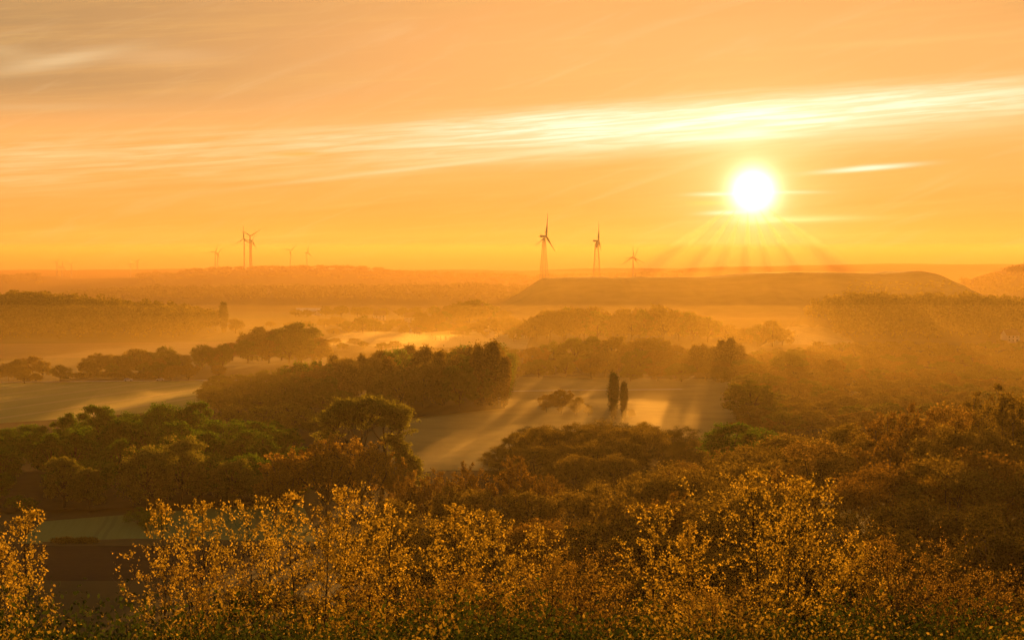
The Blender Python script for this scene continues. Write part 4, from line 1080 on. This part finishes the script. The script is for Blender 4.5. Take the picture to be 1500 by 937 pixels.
# ------------------------------------------------------------------ cars on the road
def car(px, D, rz, paint, label):
    x, y = px2xy(px, D); root = bpy.data.objects.new('car', None); C.objects.link(root)
    root.location = (x, y, .30); root.rotation_euler = (0, 0, R(rz)); tag(root, label, 'car', 'cars on the country road')
    def part(nm, me, loc=(0, 0, 0), rot=(0, 0, 0)):
        o = bpy.data.objects.new(nm, me); C.objects.link(o); o.parent = root; o.location = loc; o.rotation_euler = rot; return o
    prof = [(-2.15, .35), (-2.2, .75), (-2.05, .98), (-1.1, 1.02), (-.35, 1.0), (1.5, .95), (2.1, .80), (2.2, .45), (2.1, .3)]
    cab = [(-1.75, 1.0), (-1.35, 1.42), (.15, 1.46), (1.0, .98)]
    def extr(pr, w0, w1, nm, m):
        b = Buf(); n = len(pr); zt = max(p[1] for p in pr)
        V = [(x_, -(w0 if z_ < zt - .2 else w1), z_) for x_, z_ in pr] + [(x_, (w0 if z_ < zt - .2 else w1), z_) for x_, z_ in pr]
        Q = [(i, (i + 1) % n, n + (i + 1) % n, n + i) for i in range(n)]
        me = bpy.data.meshes.new(nm); me.from_pydata(V, [], Q + [tuple(range(n))[::-1], tuple(range(n, 2 * n))]); me.materials.append(m); return me
    part('body', extr(prof, .88, .86, 'body', paint)); part('cabin', extr(cab, .80, .66, 'cabin', glass_m))
    b = Buf(); b.box((-.6, 0, 1.46), (1.5, 1.3, .05)); part('roof', b.mesh('roof', paint))
    w = Buf(); w.tube([(0, -.1, 0), (0, -.09, 0), (0, .09, 0), (0, .1, 0)], (.1, .32, .32, .1), 12); wm = w.mesh('wheel', asph_d)
    for sx in (-1.35, 1.35):
        for sy in (-.82, .82): part('wheel', wm, (sx, sy, .32))
asph_d = rough_mat('tyre_rubber', (.02, .02, .02), (.03, .03, .03), 3, 2, .8, .2)
white_p = rough_mat('white_car_paint', (.72, .72, .72), (.8, .8, .8), 1, 2, .2, .6)
silver_p = rough_mat('silver_car_paint', (.5, .5, .5), (.56, .56, .56), 1, 2, .2, .6)
car(187.5, D_base(558.75), 0, white_p, 'small white car on the country road, left one')
car(234, D_base(558.3), 180, silver_p, 'small silver car on the country road, right one')

# ------------------------------------------------------------------ labels: give trees of the big woods their own place
LAND = [(-60, 'left picture edge'), (110, 'small left turbines'), (200, 'white car'), (300, 'columnar hilltop tree'), (366, 'turbine cluster'), (452, 'pale barn'), (545, 'umbrella tree'), (640, 'village'), (720, 'white gabled house'),
        (797, 'largest turbine'), (874, 'edge-on turbine'), (927, 'pale turbine pair'), (980, 'poplar pair'), (1050, 'upright tree group'), (1103, 'sun'), (1170, 'pale clearing'), (1250, 'thin cloud wisp'), (1345, 'long hill hump'), (1420, 'long hill end'), (1490, 'small house')]
BASE = {
    'rust and olive tree on the slope behind the golden foreground trees': '{c} tree on the near slope',
    'round topped tree in the broad hazy wood right of the meadow': '{c} tree in the hazy right wood',
    'rust and olive tree in the dense wood on the right hillside': '{c} tree on the right hillside',
    'domed green broadleaf tree in the middle of the left wood': 'domed green tree amid the left wood',
    'dark green broadleaf tree on the far edge of the left wood': 'dark green tree, left wood far edge',
    'dark green broadleaf tree at the front of the left wood': 'dark green tree, left wood front',
    'olive tree in the dark wood in front of the two poplars': '{c} tree in the dark centre wood',
    'leafy bush between the stems of the golden trees': '{c} bush among golden stems',
    'leafy bush in the row along the bottom of the picture': '{c} bush on the bottom edge',
    'tall narrow tree in the dense grove beside the misty meadow': 'tall {c} tree in the dense grove',
    'rounded green tree at the lower left of the tall grove': 'rounded tree left of the dense grove',
    'hazy tree among the meadows round the village': 'hazy tree near the village',
    'hazy tree in the far grove in front of the long flat hill': 'hazy tree in the far grove',
    'hazy round tree beyond the misty meadow': 'hazy {c} tree beyond the meadow',
    'tree of the dense hazy grove above the left end of the tall grove': 'tree of the small hazy grove',
    'olive brown tree on the lower slope in the centre': '{c} tree low on the centre slope',
    'hazy round tree between road and brown field': 'hazy round tree beside the road',
    'dim tree on the far edge of the misty meadow': 'dim tree on the far meadow edge',
    'dim tree beside the pale clearing under the sun': 'dim tree beside the clearing',
    'low dark bush in the hedge beside the road': 'low dark roadside hedge bush',
}
bins = {}
for o in list(C.objects):
    l = o.get('label')
    if l in BASE and o.parent is None:
        mat = next((c.data.materials[0].name for c in o.children if c.name.startswith(('crown', 'foliage'))), 'leaf_green').replace('leaf_', '')
        px = 750 + o.location.x / o.location.y * F_PX
        land = min(LAND, key=lambda q: abs(q[0] - px))[1]
        bins.setdefault(l, []).append((o, mat, px, land))
for l, items in bins.items():
    ds = sorted(o.location.y for o, *_ in items)
    sub = {}
    for o, mat, px, land in items:
        q = sum(d < o.location.y for d in ds) / len(ds)
        depth = '' if len(items) < 16 or 'bush' in l else ('nearest' if q < .25 else 'near' if q < .5 else 'far' if q < .75 else 'farthest')
        mat = mat.replace('far_', ''); col = {'green': 'green', 'fresh': 'light green', 'olive': 'olive', 'dusk': 'dark olive', 'rust': 'rust brown', 'dark': 'dark green', 'yellow': 'yellow', 'willow': 'orange'}.get(mat, 'green')
        sub.setdefault((BASE[l].format(c=col), depth, land), []).append(o)
    for (b, depth, land), os_ in sub.items():
        os_.sort(key=lambda o: o.location.x / o.location.y)
        for i, o in enumerate(os_):
            side = '' if len(os_) == 1 else ('left one' if i == 0 else 'right one' if i == len(os_) - 1 else 'middle one' if len(os_) == 3 else ORD[i] + ' from left')
            o['label'] = ', '.join(x for x in (b, depth, side) if x) + ', below the ' + land
for o in C.objects:
    l = o.get('label')
    if l and len(l.split()) > 16: o['label'] = ' '.join(l.split()[:16]); print('LONG', o.name, l)
